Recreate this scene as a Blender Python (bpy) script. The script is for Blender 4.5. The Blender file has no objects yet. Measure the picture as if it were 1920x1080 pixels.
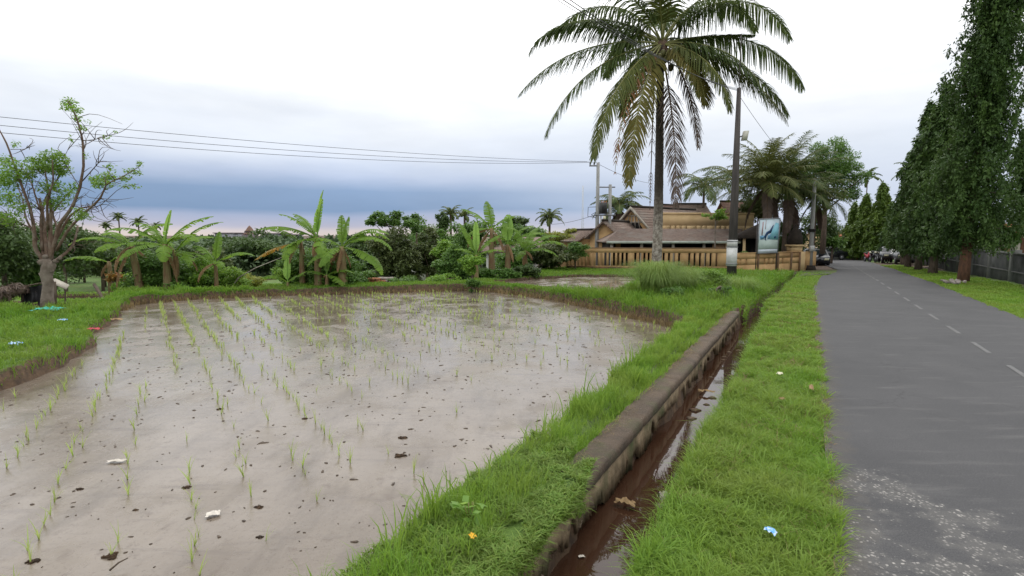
import bpy, math, random
import numpy as np
from math import sin, cos, pi, radians
random.seed(7); RNG = np.random.default_rng(7)
scene = bpy.context.scene
COL = scene.collection

# ------------------------------------------------------------------ camera
FPX, H = 1000.0, 1.7
TH = math.atan(99 / 1000)
cd = bpy.data.cameras.new('camera'); cam = bpy.data.objects.new('camera', cd); COL.objects.link(cam)
cd.sensor_width = 36; cd.lens = 36 * FPX / 1920; cd.clip_start = .05; cd.clip_end = 5000
cam.location = (0, 0, H); cam.rotation_euler = (pi / 2 - TH, 0, 0)
scene.camera = cam
# ------------------------------------------------------------------ sky
SUN_EL, SUN_AZ = 62, 25
world = bpy.data.worlds.new('World'); scene.world = world; world.use_nodes = True
nt = world.node_tree; nt.nodes.clear()
def wn(t, **k):
    n = nt.nodes.new(t)
    for a, b in k.items(): setattr(n, a, b)
    return n
L = nt.links.new
out = wn('ShaderNodeOutputWorld'); bg = wn('ShaderNodeBackground')
sky = wn('ShaderNodeTexSky', sky_type='NISHITA', sun_disc=False, sun_elevation=radians(SUN_EL), sun_rotation=radians(SUN_AZ))
tc = wn('ShaderNodeTexCoord'); sep = wn('ShaderNodeSeparateXYZ'); L(tc.outputs['Generated'], sep.inputs[0])
mp = wn('ShaderNodeMapping'); mp.inputs['Scale'].default_value = (1.3, 1.3, 7); L(tc.outputs['Generated'], mp.inputs[0])
nz1 = wn('ShaderNodeTexNoise'); nz1.inputs['Scale'].default_value = 2.2; nz1.inputs['Detail'].default_value = 5; nz1.inputs['Roughness'].default_value = .5
L(mp.outputs[0], nz1.inputs['Vector'])
def math_(op, a, b=None, clamp=False):
    n = wn('ShaderNodeMath', operation=op); n.use_clamp = clamp
    for i, v in enumerate((a, b)):
        if v is None: continue
        if isinstance(v, (int, float)): n.inputs[i].default_value = v
        else: L(v, n.inputs[i])
    return n.outputs[0]
wob = math_('MULTIPLY', math_('SUBTRACT', nz1.outputs[0], .5), math_('ADD', .02, math_('MULTIPLY', math_('MAXIMUM', math_('SUBTRACT', sep.outputs['Z'], .07), 0), .9)))
zz = math_('ADD', sep.outputs['Z'], wob)
def ramp(stops, fac):
    r = wn('ShaderNodeValToRGB'); e = r.color_ramp.elements
    while len(e) < len(stops): e.new(.5)
    for i, (p, c) in enumerate(stops):
        e[i].position = p; e[i].color = (*c, 1)
    L(fac, r.inputs[0]); return r.outputs[0]
z3 = math_('MULTIPLY', zz, 1.6, True)
left = ramp([(0, (.78, .68, .64)), (.016, (.72, .65, .66)), (.03, (.52, .53, .66)), (.058, (.42, .49, .68)), (.074, (.24, .36, .57)), (.125, (.27, .39, .60)),
             (.165, (.52, .61, .80)), (.225, (.80, .86, .97)), (.32, (.95, .99, 1.05)), (.43, (1.2, 1.22, 1.26)), (.58, (2.1, 2.1, 2.1)), (1, (1.6, 1.6, 1.6))], z3)
right = ramp([(0, (.62, .69, .84)), (.1, (.64, .71, .86)), (.22, (.78, .84, .94)), (.36, (.96, .99, 1.04)), (.5, (1.3, 1.31, 1.33)), (.62, (2.0, 2.0, 2.0)), (1, (1.6, 1.6, 1.6))], z3)
azf = math_('DIVIDE', sep.outputs['X'], math_('MAXIMUM', math_('ABSOLUTE', sep.outputs['Y']), .05))
nz2 = wn('ShaderNodeTexNoise'); nz2.inputs['Scale'].default_value = 1.6; nz2.inputs['Detail'].default_value = 4; L(mp.outputs[0], nz2.inputs['Vector'])
mr = wn('ShaderNodeMapRange', interpolation_type='SMOOTHSTEP'); L(math_('ADD', azf, math_('MULTIPLY', math_('SUBTRACT', nz2.outputs[0], .5), .5)), mr.inputs[0])
mr.inputs[1].default_value = -.25; mr.inputs[2].default_value = .5
mx = wn('ShaderNodeMix', data_type='RGBA'); L(mr.outputs[0], mx.inputs[0]); L(left, mx.inputs[6]); L(right, mx.inputs[7])
# broken lighter and darker cloud over the gradient
nz3 = wn('ShaderNodeTexNoise'); nz3.inputs['Scale'].default_value = 3.1; nz3.inputs['Detail'].default_value = 7; nz3.inputs['Roughness'].default_value = .55
mp2 = wn('ShaderNodeMapping'); mp2.inputs['Scale'].default_value = (1, 1, 3.5); mp2.inputs['Location'].default_value = (3, 1, 0); L(tc.outputs['Generated'], mp2.inputs[0]); L(mp2.outputs[0], nz3.inputs['Vector'])
cl = wn('ShaderNodeMapRange'); L(nz3.outputs[0], cl.inputs[0]); cl.inputs[1].default_value = .3; cl.inputs[2].default_value = .7; cl.inputs[3].default_value = .93; cl.inputs[4].default_value = 1.09
vm = wn('ShaderNodeVectorMath', operation='SCALE'); L(mx.outputs[2], vm.inputs[0]); L(cl.outputs[0], vm.inputs[3])
ns = wn('ShaderNodeVectorMath', operation='SCALE'); L(sky.outputs[0], ns.inputs[0]); ns.inputs[3].default_value = .1
mx2 = wn('ShaderNodeMix', data_type='RGBA'); mx2.inputs[0].default_value = .95; L(ns.outputs[0], mx2.inputs[6]); L(vm.outputs[0], mx2.inputs[7])
L(mx2.outputs[2], bg.inputs[0]); bg.inputs[1].default_value = 1.0; L(bg.outputs[0], out.inputs[0])
# ------------------------------------------------------------------ sun
sd = bpy.data.lights.new('sun', 'SUN'); so = bpy.data.objects.new('sun', sd); COL.objects.link(so)
sd.energy = 1.0; sd.angle = radians(20); sd.color = (1, .97, .92)
so.rotation_euler = (radians(90 - SUN_EL), 0, radians(180 - SUN_AZ)); so.location = (0, 0, 30)
scene.view_settings.view_transform = 'Standard'; scene.view_settings.look = 'None'
scene.view_settings.exposure = 0; scene.view_settings.gamma = 1
try:
    scene.cycles.max_bounces = 6; scene.cycles.transparent_max_bounces = 4; scene.cycles.transmission_bounces = 3
    scene.cycles.diffuse_bounces = 3; scene.cycles.glossy_bounces = 3; scene.cycles.sample_clamp_indirect = 6
except Exception: pass

# ------------------------------------------------------------------ maths of the place
def ray(px, py):
    r = (px - 960) / FPX; u = -(py - 540) / FPX
    return np.array((r, cos(TH) + u * sin(TH), -sin(TH) + u * cos(TH)))
def at(px, py, Y):
    d = ray(px, py); t = Y / d[1]
    return np.array((d[0] * t, Y, H + d[2] * t))
def gp(px, py, z=0.0):
    d = ray(px, py); t = (z - H) / d[2]
    return np.array((d[0] * t, d[1] * t, z))
A0 = math.atan2(.555, ray(1515, 441)[1]); SA, CA = sin(A0), cos(A0)
def W(s, l, z=0.0): return (s * SA + l * CA, s * CA - l * SA, z)
def SLc(x, y): return x * SA + y * CA, x * CA - y * SA
def sst(a, b, x):
    t = np.clip((x - a) / (b - a), 0, 1); return t * t * (3 - 2 * t)
def nz(x, y, f=1.0, k=0):
    return (np.sin(x * 1.7 * f + 1.3 * k) * np.cos(y * 1.9 * f - .7 * k) + .6 * np.sin(x * 3.9 * f + y * 2.3 * f + k) + .5 * np.cos(y * 4.7 * f - x * 3.1 * f + 2 * k)
            + .3 * np.sin(x * 9.1 * f - y * 7.7 * f + k)) / 2.4
def sdf(poly, X, Y):
    p = np.asarray(poly, float); q = np.roll(p, -1, 0)
    d = np.full(X.shape, 1e9); ins = np.zeros(X.shape, bool)
    for (ax, ay), (bx, by) in zip(p[:, :2], q[:, :2]):
        ex, ey = bx - ax, by - ay; wx, wy = X - ax, Y - ay
        t = np.clip((wx * ex + wy * ey) / (ex * ex + ey * ey + 1e-12), 0, 1)
        d = np.minimum(d, np.hypot(wx - ex * t, wy - ey * t))
        c = ((ay > Y) != (by > Y)) & (X < (bx - ax) * (Y - ay) / ((by - ay) if by != ay else 1e-9) + ax)
        ins ^= c
    return np.where(ins, -d, d)
ROADSLOPE = .026
def rz(y): return -ROADSLOPE * np.maximum(0, y - 20) * (1 - .0 * y)
def rzc(y): return np.maximum(rz(y), -1.35)
PADDY = [W(-1, -2.0)[:2], W(3.6, -2.02)[:2], W(6.2, -2.08)[:2], W(9, -2.12)[:2], W(11.5, -2.2)[:2], (3.25, 12.2), (2.75, 13.1), (2.1, 14.6), (1.4, 16.1), (.3, 17.7), (-.6, 18.7), (-1.6, 19.1),
         (-4.5, 18.4), (-8.04, 17.4), (-9.9, 16.6), (-10.9, 15.3), (-10.3, 14), (-9.3, 12.5), (-8.4, 10.6), (-7.4, 9.4), (-6.7, 7.6), (-6.4, 6.3), (-6.3, 3), (-6, -2), (-3, -2)]
PADDY2 = [(-.8, 20.5), (1.0, 22.3), (3.2, 23.8), (5.3, 23.5), (5.1, 21.5), (4.6, 19.2), (3.75, 17.2), (3.0, 15.6), (1.95, 16.7), (.9, 18.2), (-.2, 19.4)]
SEC2 = PADDY2
def wob_xy(x, y): return x + .10 * nz(x, y, 1.3, 1), y + .10 * nz(x, y, 1.3, 4)
def road_edges():
    Lp = [(-6, .2), (0, .2), (6, .2), (14, .18), (19.5, .22), (23, .35), (26.6, .5), (29, .9), (32, 1.35), (36, 1.6), (44, 1.3), (52, 0.4), (60, -3), (64, -9), (66, -18)]
    Rp = [(-6, 4.2), (0, 4.15), (6, 4.05), (14, 3.95), (20, 4.0), (24, 4.05), (28, 4.1), (33, 4.3), (38, 4.6), (44, 4.7), (54, 5.0), (66, 5.2), (76, 1), (80, -8), (82, -18)]
    return Lp, Rp
RL, RR = road_edges()
ROADPOLY = [W(*a)[:2] for a in RL] + [W(*a)[:2] for a in reversed(RR)]
def drain_l(s): return -1.02 - .03 * sst(12.5, 14, s) + np.where(s > 14, .045 * (s - 14), 0) + .03 * np.sin(s * 1.1)
TER = [gp(100, 579, -.1)[:2], gp(190, 573, -.1)[:2], gp(222, 553, -.1)[:2], (-13.5, 18.5), (-15, 24), (-19, 31), (-34, 31), (-30, 16)]
LX = [-400, -60, -18, -13, -10.5, -8.5, -2.2, -1.3, -.6, 1.5, 2.3, 2.6, 400]
LY = [14, 14, 15.6, 16.9, 17.6, 18.5, 20.0, 21.5, 23.2, 27.0, 29.5, 60, 60]
def gz(x, y):
    x = np.asarray(x, float); y = np.asarray(y, float)
    s, l = SLc(x, y)
    z = -.04 + .035 * nz(x, y, .9) + .015 * nz(x, y, 3.1, 2)
    # mound by the palm
    m = np.exp(-(((s - 18) / 5.0) ** 2 + ((l + 3.4) / 1.8) ** 2)); z = z + m * (.20 + .10 * nz(x, y, 2.0, 3)) * (l < -1.3)
    # left bank: slightly hummocky
    z = np.where(x < -6.2, z - .04 + .07 * nz(x, y, 1.6, 5) + .03 * nz(x, y, 4.6, 7) - .22 * np.exp(-((y - (11.3 + .2 * x * 0)) / .5) ** 2) * sst(-9.4, -10.4, x), z)
    z = np.where(y > 20, z + rzc(y) * sst(7, 12, x), z)
    # land behind the bund falls away in terraces to a valley, then rises to the far ridge
    d = y - np.interp(x, LX, LY)
    dr = sst(0, 2.2, d) * .95 + sst(3, 7, d) * .5 + .022 * np.clip(d - 4, 0, 110) - .022 * np.clip(d - 130, 0, 160)
    z = z - np.where(x < 2.6, dr, 0)
    z = z - 1.25 * sst(0, .9, -sdf(TER, x, y)) * (1 - sst(-.5, 1.5, d))
    z = np.where((x >= 2.2) & (y > 29.2) & (x < 11), z - .5 * sst(29.2, 31, y), z)
    z = np.where(y > 90, np.where(x >= 2.6, z - .5, z), z)
    wx, wy = wob_xy(x, y)
    for P_ in (PADDY, PADDY2):
        e = sdf(P_, wx, wy); z = np.where(e < .25, (-.62) + (z + .62) * sst(-.06, .10 + .03, e), z)
    # drain
    dl = np.abs(l - drain_l(s)); wd = np.where(s > 14, .17, .29) + .02 * np.sin(s * 3.7) + .015 * np.sin(s * 9.1)
    z = np.where((l > -1.70) & (l < -1.2) & (s > 3.2) & (s < 13.4), np.minimum(z, -.12), z)
    t = 1 - sst(wd - .03, wd + .05, dl)
    t = t * (s < 31) * (s > -4)
    z = z * (1 - t) + (-.72 + np.where(s > 13, .10, 0)) * t
    e = sdf(ROADPOLY, x, y) if x.size < 400000 else None
    if e is not None: z = np.where(e < .1, np.minimum(z, rzc(y) - .03), z)
    return z
def g1(x, y): return float(gz(np.array([x]), np.array([y]))[0])

# ------------------------------------------------------------------ mesh builder
class MB:
    def __init__(s): s.v = []; s.f = {}; s.n = 0; s.r = []; s.m = {}
    def add(s, verts, *faces, rnd=None, mat=0):
        verts = np.asarray(verts, float).reshape(-1, 3)
        s.v.append(verts)
        s.r.append(np.full(len(verts), random.random() if rnd is None else 0.0) if np.isscalar(rnd) or rnd is None else np.asarray(rnd, float))
        if rnd is not None and np.isscalar(rnd): s.r[-1][:] = rnd
        for f in faces:
            f = np.asarray(f, int)
            if f.size == 0: continue
            s.f.setdefault(f.shape[1], []).append(f + s.n); s.m.setdefault(f.shape[1], []).append(np.full(len(f), mat))
        s.n += len(verts)
    def box(s, x0, x1, y0, y1, z0, z1, **k):
        v = [(x, y, z) for z in (z0, z1) for y in (y0, y1) for x in (x0, x1)]
        s.add(v, [(0, 2, 3, 1), (4, 5, 7, 6), (0, 1, 5, 4), (2, 6, 7, 3), (0, 4, 6, 2), (1, 3, 7, 5)], **k)
    def obox(s, c, ax, ay, az, **k):
        c, ax, ay, az = map(np.asarray, (c, ax, ay, az))
        v = [c + a * ax + b * ay + d * az for d in (-1, 1) for b in (-1, 1) for a in (-1, 1)]
        s.add(v, [(0, 2, 3, 1), (4, 5, 7, 6), (0, 1, 5, 4), (2, 6, 7, 3), (0, 4, 6, 2), (1, 3, 7, 5)], **k)
    def prism(s, pts, ext, **k):
        p = np.asarray(pts, float); n = len(p); q = p + np.asarray(ext, float)
        s.add(np.vstack([p, q]), [tuple(range(n))[::-1]], [tuple(range(n, 2 * n))], [(i, (i + 1) % n, n + (i + 1) % n, n + i) for i in range(n)], **k)
    def tube(s, pts, rad, n=8, cap=True, rough=0, **k):
        p = np.asarray(pts, float); m = len(p); rad = np.broadcast_to(np.asarray(rad, float), (m,))
        d = np.gradient(p, axis=0) if m > 1 else p; d /= np.linalg.norm(d, axis=1)[:, None] + 1e-9
        up = np.array((0, 0, 1.)) if abs(d[0][2]) < .9 else np.array((1., 0, 0))
        ang = np.arange(n) * 2 * pi / n; V = []
        a = np.cross(up, d[0]); a /= np.linalg.norm(a)
        for i in range(m):
            a = a - d[i] * a.dot(d[i]); a /= np.linalg.norm(a) + 1e-9; b = np.cross(d[i], a)
            rr = rad[i] * (1 + rough * RNG.uniform(-1, 1, n)) if rough else rad[i]
            V.append(p[i] + (np.cos(ang) * rr)[:, None] * a + (np.sin(ang) * rr)[:, None] * b)
        V = np.vstack(V); i = np.arange(m - 1)[:, None] * n; j = np.arange(n)[None, :]; j2 = (j + 1) % n
        F = np.stack([i + j, i + j2, i + n + j2, i + n + j], -1).reshape(-1, 4)
        fs = [F]
        if cap: fs += [[tuple(range(n))[::-1]], [tuple(range((m - 1) * n, m * n))]]
        s.add(V, *fs, **k)
    def blob(s, c, r, n=10, rough=.15, **k):
        c = np.asarray(c, float); r = np.broadcast_to(np.asarray(r, float), (3,)); m = n // 2 + 1; V = []
        ph = random.random() * 9
        for i in range(m + 1):
            t = pi * i / m
            for j in range(n):
                a = 2 * pi * j / n; d = np.array((sin(t) * cos(a), sin(t) * sin(a), cos(t)))
                V.append(c + r * d * (1 + rough * sin(3 * a + ph + 2 * t) * sin(t) + rough * .5 * sin(5 * a - ph) * sin(t)))
        F = [(i * n + j, (i + 1) * n + j, (i + 1) * n + (j + 1) % n, i * n + (j + 1) % n) for i in range(m) for j in range(n)]
        s.add(V, F, **k)
    def build(s, name, mats, parent=None, smooth=False, loc=None):
        me = bpy.data.meshes.new(name)
        V = np.vstack(s.v); R = np.concatenate(s.r)
        if loc is not None: V = V - np.asarray(loc, float)
        me.vertices.add(len(V)); me.vertices.foreach_set('co', V.astype(np.float32).ravel())
        li = []; ls = []; mi = []; c = 0
        for k in s.f:
            F = np.vstack(s.f[k]); li.append(F.ravel()); ls.append(c + np.arange(len(F)) * k); c += F.size; mi.append(np.concatenate(s.m[k]))
        li = np.concatenate(li); ls = np.concatenate(ls); mi = np.concatenate(mi)
        me.loops.add(len(li)); me.loops.foreach_set('vertex_index', li.astype(np.int32))
        me.polygons.add(len(ls)); me.polygons.foreach_set('loop_start', ls.astype(np.int32))
        me.polygons.foreach_set('material_index', mi.astype(np.int32))
        if smooth: me.polygons.foreach_set('use_smooth', np.ones(len(ls), bool))
        at_ = me.attributes.new('rnd', 'FLOAT', 'POINT'); at_.data.foreach_set('value', R.astype(np.float32))
        me.update(calc_edges=True); me.validate()
        for m in (mats if isinstance(mats, (list, tuple)) else [mats]): me.materials.append(m)
        o = bpy.data.objects.new(name, me); COL.objects.link(o)
        if loc is not None and parent is None: o.location = loc
        if parent is not None: o.parent = parent
        return o
def tag(o, label=None, cat=None, group=None, kind=None):
    if label: o['label'] = label
    if cat: o['category'] = cat
    if group: o['group'] = group
    if kind: o['kind'] = kind
    return o
def thing(name, label, cat, loc, group=None, rz_=0):
    o = bpy.data.objects.new(name, None); COL.objects.link(o); o.location = [float(q) for q in loc]; o.rotation_euler.z = rz_; o.empty_display_size = .2
    return tag(o, label, cat, group)

# ------------------------------------------------------------------ materials
def newmat(name):
    m = bpy.data.materials.new(name); m.use_nodes = True; t = m.node_tree; b = t.nodes['Principled BSDF']; return m, t, b
def N(t, ty, **k):
    n = t.nodes.new(ty)
    for a, b in k.items():
        if a.startswith('i_'): n.inputs[a[2:].replace('_', ' ')].default_value = b
        else: setattr(n, a, b)
    return n
def mixc(t, fac, a, b):
    n = N(t, 'ShaderNodeMix', data_type='RGBA')
    for i, v in ((0, fac), (6, a), (7, b)):
        if isinstance(v, (int, float)): n.inputs[i].default_value = v
        elif isinstance(v, tuple): n.inputs[i].default_value = (*v, 1)
        else: t.links.new(v, n.inputs[i])
    return n.outputs[2]
def noise(t, scale, detail=4, rough=.55, vec=None, stretch=None):
    n = N(t, 'ShaderNodeTexNoise'); n.inputs['Scale'].default_value = scale; n.inputs['Detail'].default_value = detail; n.inputs['Roughness'].default_value = rough
    if vec is None:
        g = N(t, 'ShaderNodeNewGeometry'); vec = g.outputs['Position']
    if stretch:
        mpn = N(t, 'ShaderNodeMapping'); mpn.inputs['Scale'].default_value = stretch[:3]
        if len(stretch) > 3: mpn.inputs['Rotation'].default_value = (0, 0, stretch[3])
        t.links.new(vec, mpn.inputs[0]); vec = mpn.outputs[0]
    t.links.new(vec, n.inputs['Vector']); return n.outputs[0]
def mrange(t, v, a, b, c=0.0, d=1.0):
    n = N(t, 'ShaderNodeMapRange'); t.links.new(v, n.inputs[0])
    for i, q in enumerate((a, b, c, d)): n.inputs[i + 1].default_value = q
    return n.outputs[0]
def mth(t, op, a, b):
    n = N(t, 'ShaderNodeMath', operation=op)
    for i, v in enumerate((a, b)):
        if isinstance(v, (int, float)): n.inputs[i].default_value = v
        else: t.links.new(v, n.inputs[i])
    return n.outputs[0]
def bump(t, b, h, strength, dist=.02):
    n = N(t, 'ShaderNodeBump'); n.inputs['Strength'].default_value = strength; n.inputs['Distance'].default_value = dist
    t.links.new(h, n.inputs['Height']); t.links.new(n.outputs[0], b.inputs['Normal'])
def leafmat(name, ca, cb, trans=.3, rough=.5, patch=1.2, spec=.35, cc=None):
    m, t, b = newmat(name)
    a = N(t, 'ShaderNodeAttribute'); a.attribute_name = 'rnd'
    c = mixc(t, a.outputs['Fac'], ca, cb)
    p = mrange(t, noise(t, patch, 3), .35, .68)
    c = mixc(t, mth(t, 'MULTIPLY', p, .55), c, cc or tuple(.55 * q for q in cb))
    t.links.new(c, b.inputs['Base Color']); b.inputs['Roughness'].default_value = rough; b.inputs['Specular IOR Level'].default_value = spec
    tr = N(t, 'ShaderNodeBsdfTranslucent'); hs = N(t, 'ShaderNodeHueSaturation'); hs.inputs['Value'].default_value = 1.5; hs.inputs['Hue'].default_value = .485
    t.links.new(c, hs.inputs['Color']); t.links.new(hs.outputs[0], tr.inputs[0])
    ms = N(t, 'ShaderNodeMixShader'); ms.inputs[0].default_value = trans
    t.links.new(b.outputs[0], ms.inputs[1]); t.links.new(tr.outputs[0], ms.inputs[2]); t.links.new(ms.outputs[0], t.nodes['Material Output'].inputs[0])
    return m
def surf(name, c1, c2, scale=6, rough=.85, bs=.3, bd=.01, spec=.3, stretch=None, c3=None, s3=1.2, lo=.35, hi=.65, metal=0):
    m, t, b = newmat(name)
    n = noise(t, scale, 6, .6, stretch=stretch); c = mixc(t, mrange(t, n, lo, hi), c1, c2)
    if c3: c = mixc(t, mrange(t, noise(t, s3, 5, .6), .5, .68), c, c3)
    t.links.new(c, b.inputs['Base Color']); b.inputs['Roughness'].default_value = rough; b.inputs['Specular IOR Level'].default_value = spec; b.inputs['Metallic'].default_value = metal
    if bs: bump(t, b, noise(t, scale * 4, 6, .65, stretch=stretch), bs, bd)
    return m
M = {}
M['verge'] = leafmat('verge grass blades', (.195, .340, .042), (.115, .235, .030), .38, .5, .9, cc=(.23, .27, .065), spec=.2)
M['bank'] = leafmat('bank grass blades', (.165, .315, .032), (.085, .205, .022), .35, .5, .8, cc=(.19, .24, .05), spec=.2)
M['tallgrass'] = leafmat('tall grass', (.15, .27, .045), (.24, .32, .08), .35, .5, 1.5)
M['rice'] = leafmat('rice seedling', (.32, .46, .10), (.42, .50, .17), .4, .5, 2)
M['drygrass'] = leafmat('dry grass', (.32, .24, .11), (.20, .15, .07), .25, .7, 2)
M['moss'] = leafmat('mossy weed', (.12, .25, .03), (.20, .28, .05), .3, .6, 5)
M['palm'] = leafmat('palm leaf', (.058, .098, .030), (.104, .142, .044), .3, .6, .8, spec=.15)
M['palm_olive_lit'] = leafmat('olive and lit palm leaf', (.075, .10, .026), (.12, .135, .036), .25, .6, .8, spec=.15)  # olive leaf; on the main palm a lit tone painted into camera-facing fronds
M['palm_yellow'] = leafmat('yellowing palm leaf', (.17, .14, .035), (.11, .11, .028), .25, .6, .8, spec=.15)
M['palm_dead'] = leafmat('dead palm leaf', (.10, .075, .065), (.17, .12, .09), .15, .7, .8)
M['palm_brown'] = leafmat('brown palm leaf', (.22, .10, .045), (.30, .15, .07), .2, .7, .8)
M['banana'] = leafmat('banana leaf', (.12, .235, .028), (.20, .33, .038), .45, .5, 1.2, cc=(.10, .19, .035), spec=.2)
M['banana_new'] = leafmat('new banana leaf', (.22, .40, .07), (.26, .44, .10), .5, .38, 1.2)
M['banana_dry'] = leafmat('dry banana leaf', (.20, .11, .05), (.30, .19, .10), .2, .8, 1.2)
M['banana_orange'] = leafmat('orange banana leaf', (.50, .22, .03), (.22, .20, .03), .3, .6, 3)
M['mast'] = leafmat('mast tree leaf', (.040, .080, .020), (.095, .160, .038), .2, .5, .7, cc=(.026, .055, .018), spec=.2)
M['mast_young'] = leafmat('yellow green mast tree leaf', (.06, .12, .02), (.13, .20, .03), .3, .4, .7)
M['bushdark'] = leafmat('dark bush leaf', (.050, .095, .026), (.090, .150, .040), .25, .5, .9)
M['bush'] = leafmat('bush leaf', (.075, .165, .030), (.125, .235, .045), .3, .5, .9)
M['bushbright'] = leafmat('bright bush leaf', (.13, .27, .03), (.20, .34, .05), .35, .5, .9)
M['bushyellow'] = leafmat('yellow bush leaf', (.28, .30, .04), (.16, .20, .04), .35, .5, .9)
M['bushred'] = leafmat('red bush leaf', (.42, .12, .02), (.14, .18, .03), .3, .5, 3)
M['olive'] = leafmat('olive tree leaf', (.072, .105, .032), (.115, .145, .045), .25, .5, .9)
M['far'] = leafmat('far tree leaf', (.060, .105, .045), (.090, .135, .060), .1, .7, .05)
M['bark'] = surf('bark', (.16, .12, .09), (.08, .06, .045), 9, .9, .8, .03, stretch=(3, 3, .6))
M['barkred'] = surf('red bark', (.17, .085, .05), (.08, .045, .03), 5, .9, .8, .03, stretch=(2, 2, .8))
M['limb'] = surf('limb bark', (.20, .135, .10), (.11, .07, .05), 7, .9, .8, .03, stretch=(2, 2, .8), c3=(.24, .20, .16), s3=3)
M['barkgrey'] = surf('grey bark', (.24, .20, .165), (.11, .085, .065), 5, .9, .8, .03)
M['bananastem'] = surf('banana stem', (.20, .18, .08), (.16, .08, .045), 5, .7, .4, .02, stretch=(2, 2, .5))
M['rachis'] = surf('palm rachis', (.20, .20, .06), (.14, .14, .05), 5, .6, 0)
M['rachisdead'] = surf('dead palm rachis', (.14, .09, .06), (.09, .06, .04), 5, .8, 0)
M['coconut'] = surf('coconut husk', (.13, .14, .04), (.08, .07, .03), 5, .5, 0)
M['concrete'] = surf('pole concrete', (.36, .36, .35), (.26, .26, .25), 4, .85, .2, stretch=(4, 4, .4))
M['darkpole'] = surf('dark pole', (.075, .065, .06), (.04, .035, .033), 3, .7, .2, stretch=(4, 4, .4))
M['whitepaint'] = surf('white paint', (.62, .62, .60), (.45, .45, .43), 5, .6, .1)
M['metal'] = surf('grey metal', (.25, .26, .27), (.18, .18, .19), 5, .45, 0, metal=.5)
M['wire'] = surf('wire', (.05, .05, .055), (.04, .04, .04), 2, .6, 0)
M['orange'] = surf('orange render', (.54, .355, .175), (.46, .29, .135), 2.0, .9, .2, c3=(.38, .22, .10), s3=.9)
M['orangelight'] = surf('pale orange render', (.64, .47, .26), (.56, .40, .21), 1.5, .9, .1)
M['orangecap'] = surf('dark coping', (.22, .13, .07), (.12, .08, .05), 3, .9, .2)
M['stained'] = surf('stained footing', (.33, .17, .08), (.10, .055, .035), 1.6, .9, .4, .03, c3=(.04, .028, .02), s3=2.3)
M['dark'] = surf('black and painted shade', (.012, .011, .010), (.02, .018, .016), 2, .9, 0)  # near black stands for shade in openings; also used for black fittings
M['shingle'] = surf('shingle roof', (.30, .225, .185), (.17, .125, .105), 5, .9, .7, .04, stretch=(1.2, 1.2, 6), c3=(.28, .25, .22), s3=1.4)
M['shinglebrown'] = surf('brown shingle roof', (.20, .115, .085), (.11, .07, .055), 5, .9, .7, .04, stretch=(1.2, 1.2, 6))
M['thatchdark'] = surf('dark thatch', (.045, .035, .028), (.025, .02, .016), 5, .95, .7, .04)
M['tilered'] = surf('orange roof tiles', (.45, .15, .06), (.28, .09, .04), 4, .85, .5, .03)
M['pale'] = surf('pale trim', (.50, .56, .50), (.38, .42, .38), 3, .7, .1)
M['trim'] = surf('weathered trim', (.42, .39, .33), (.26, .23, .19), 3, .8, .1)
M['greywall'] = surf('grey block wall', (.060, .062, .062), (.10, .10, .098), 1.5, .9, .4, .02, c3=(.035, .04, .033), s3=.8)
M['greywall2'] = surf('pale block wall', (.16, .16, .155), (.11, .11, .105), 1.5, .9, .4, .02)
M['white'] = surf('white wall', (.62, .61, .58), (.50, .49, .46), 1, .8, .1)
M['farwall'] = surf('far wall', (.42, .42, .44), (.30, .31, .34), .2, .9, 0)
M['farroof'] = surf('far roof', (.15, .12, .13), (.20, .17, .18), .2, .9, 0)
M['stone'] = surf('stone', (.20, .155, .11), (.10, .075, .055), 6, .9, .6, .03)
M['rubble'] = surf('rubble', (.40, .36, .32), (.20, .17, .15), 8, .9, .5)
M['plaster'] = surf('old drain plaster', (.27, .205, .13), (.13, .10, .062), 7, .9, .7, .02, c3=(.06, .07, .03), s3=2.2)
M['undercut'] = surf('wet earth with undercut shade', (.055, .035, .022), (.028, .018, .012), 8, .7, .7, .03)  # wet earth, its colour also darkened as the shade of the undercut
M['mudclod'] = surf('mud clod', (.14, .085, .045), (.06, .04, .028), 14, .7, .6, .02)
M['speck'] = surf('dark speck', (.055, .042, .034), (.11, .08, .058), 30, .6, 0)
M['paper'] = surf('paper', (.62, .58, .52), (.48, .44, .38), 20, .7, .1)
M['leafdead'] = surf('dead leaf', (.34, .24, .12), (.22, .14, .07), 20, .8, .2)
M['brick'] = surf('orange brick', (.42, .19, .10), (.30, .13, .07), 5, .9, .4)
M['tarp'] = surf('black tarp', (.015, .016, .018), (.03, .03, .032), 3, .6, .3)
M['teal'] = surf('teal tarp', (.03, .32, .24), (.05, .42, .34), 6, .5, .3)
M['carblack'] = surf('black car paint', (.012, .013, .016), (.012, .013, .016), 2, .15, 0, spec=.6)
M['cargrey'] = surf('silver car paint', (.12, .125, .13), (.12, .125, .13), 2, .25, 0, spec=.6)
M['glass'] = surf('car glass', (.02, .025, .03), (.02, .025, .03), 2, .05, 0, spec=.8)
M['rubber'] = surf('tyre rubber', (.02, .02, .02), (.03, .03, .03), 2, .8, 0)
M['redplastic'] = surf('red plastic', (.45, .05, .07), (.38, .04, .05), 2, .4, 0)
M['blueplastic'] = surf('blue wrapper', (.10, .35, .75), (.55, .66, .80), 40, .3, 0, lo=.45, hi=.55)
M['yellow'] = surf('yellow leaf', (.75, .42, .03), (.65, .33, .02), 20, .6, 0)
M['cup'] = surf('cream plastic', (.70, .68, .48), (.6, .58, .4), 20, .4, 0)
M['lampglass'] = surf('lamp glass', (.48, .47, .40), (.42, .41, .35), 8, .3, 0)  # even pale cream base colour of the lamp head

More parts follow.
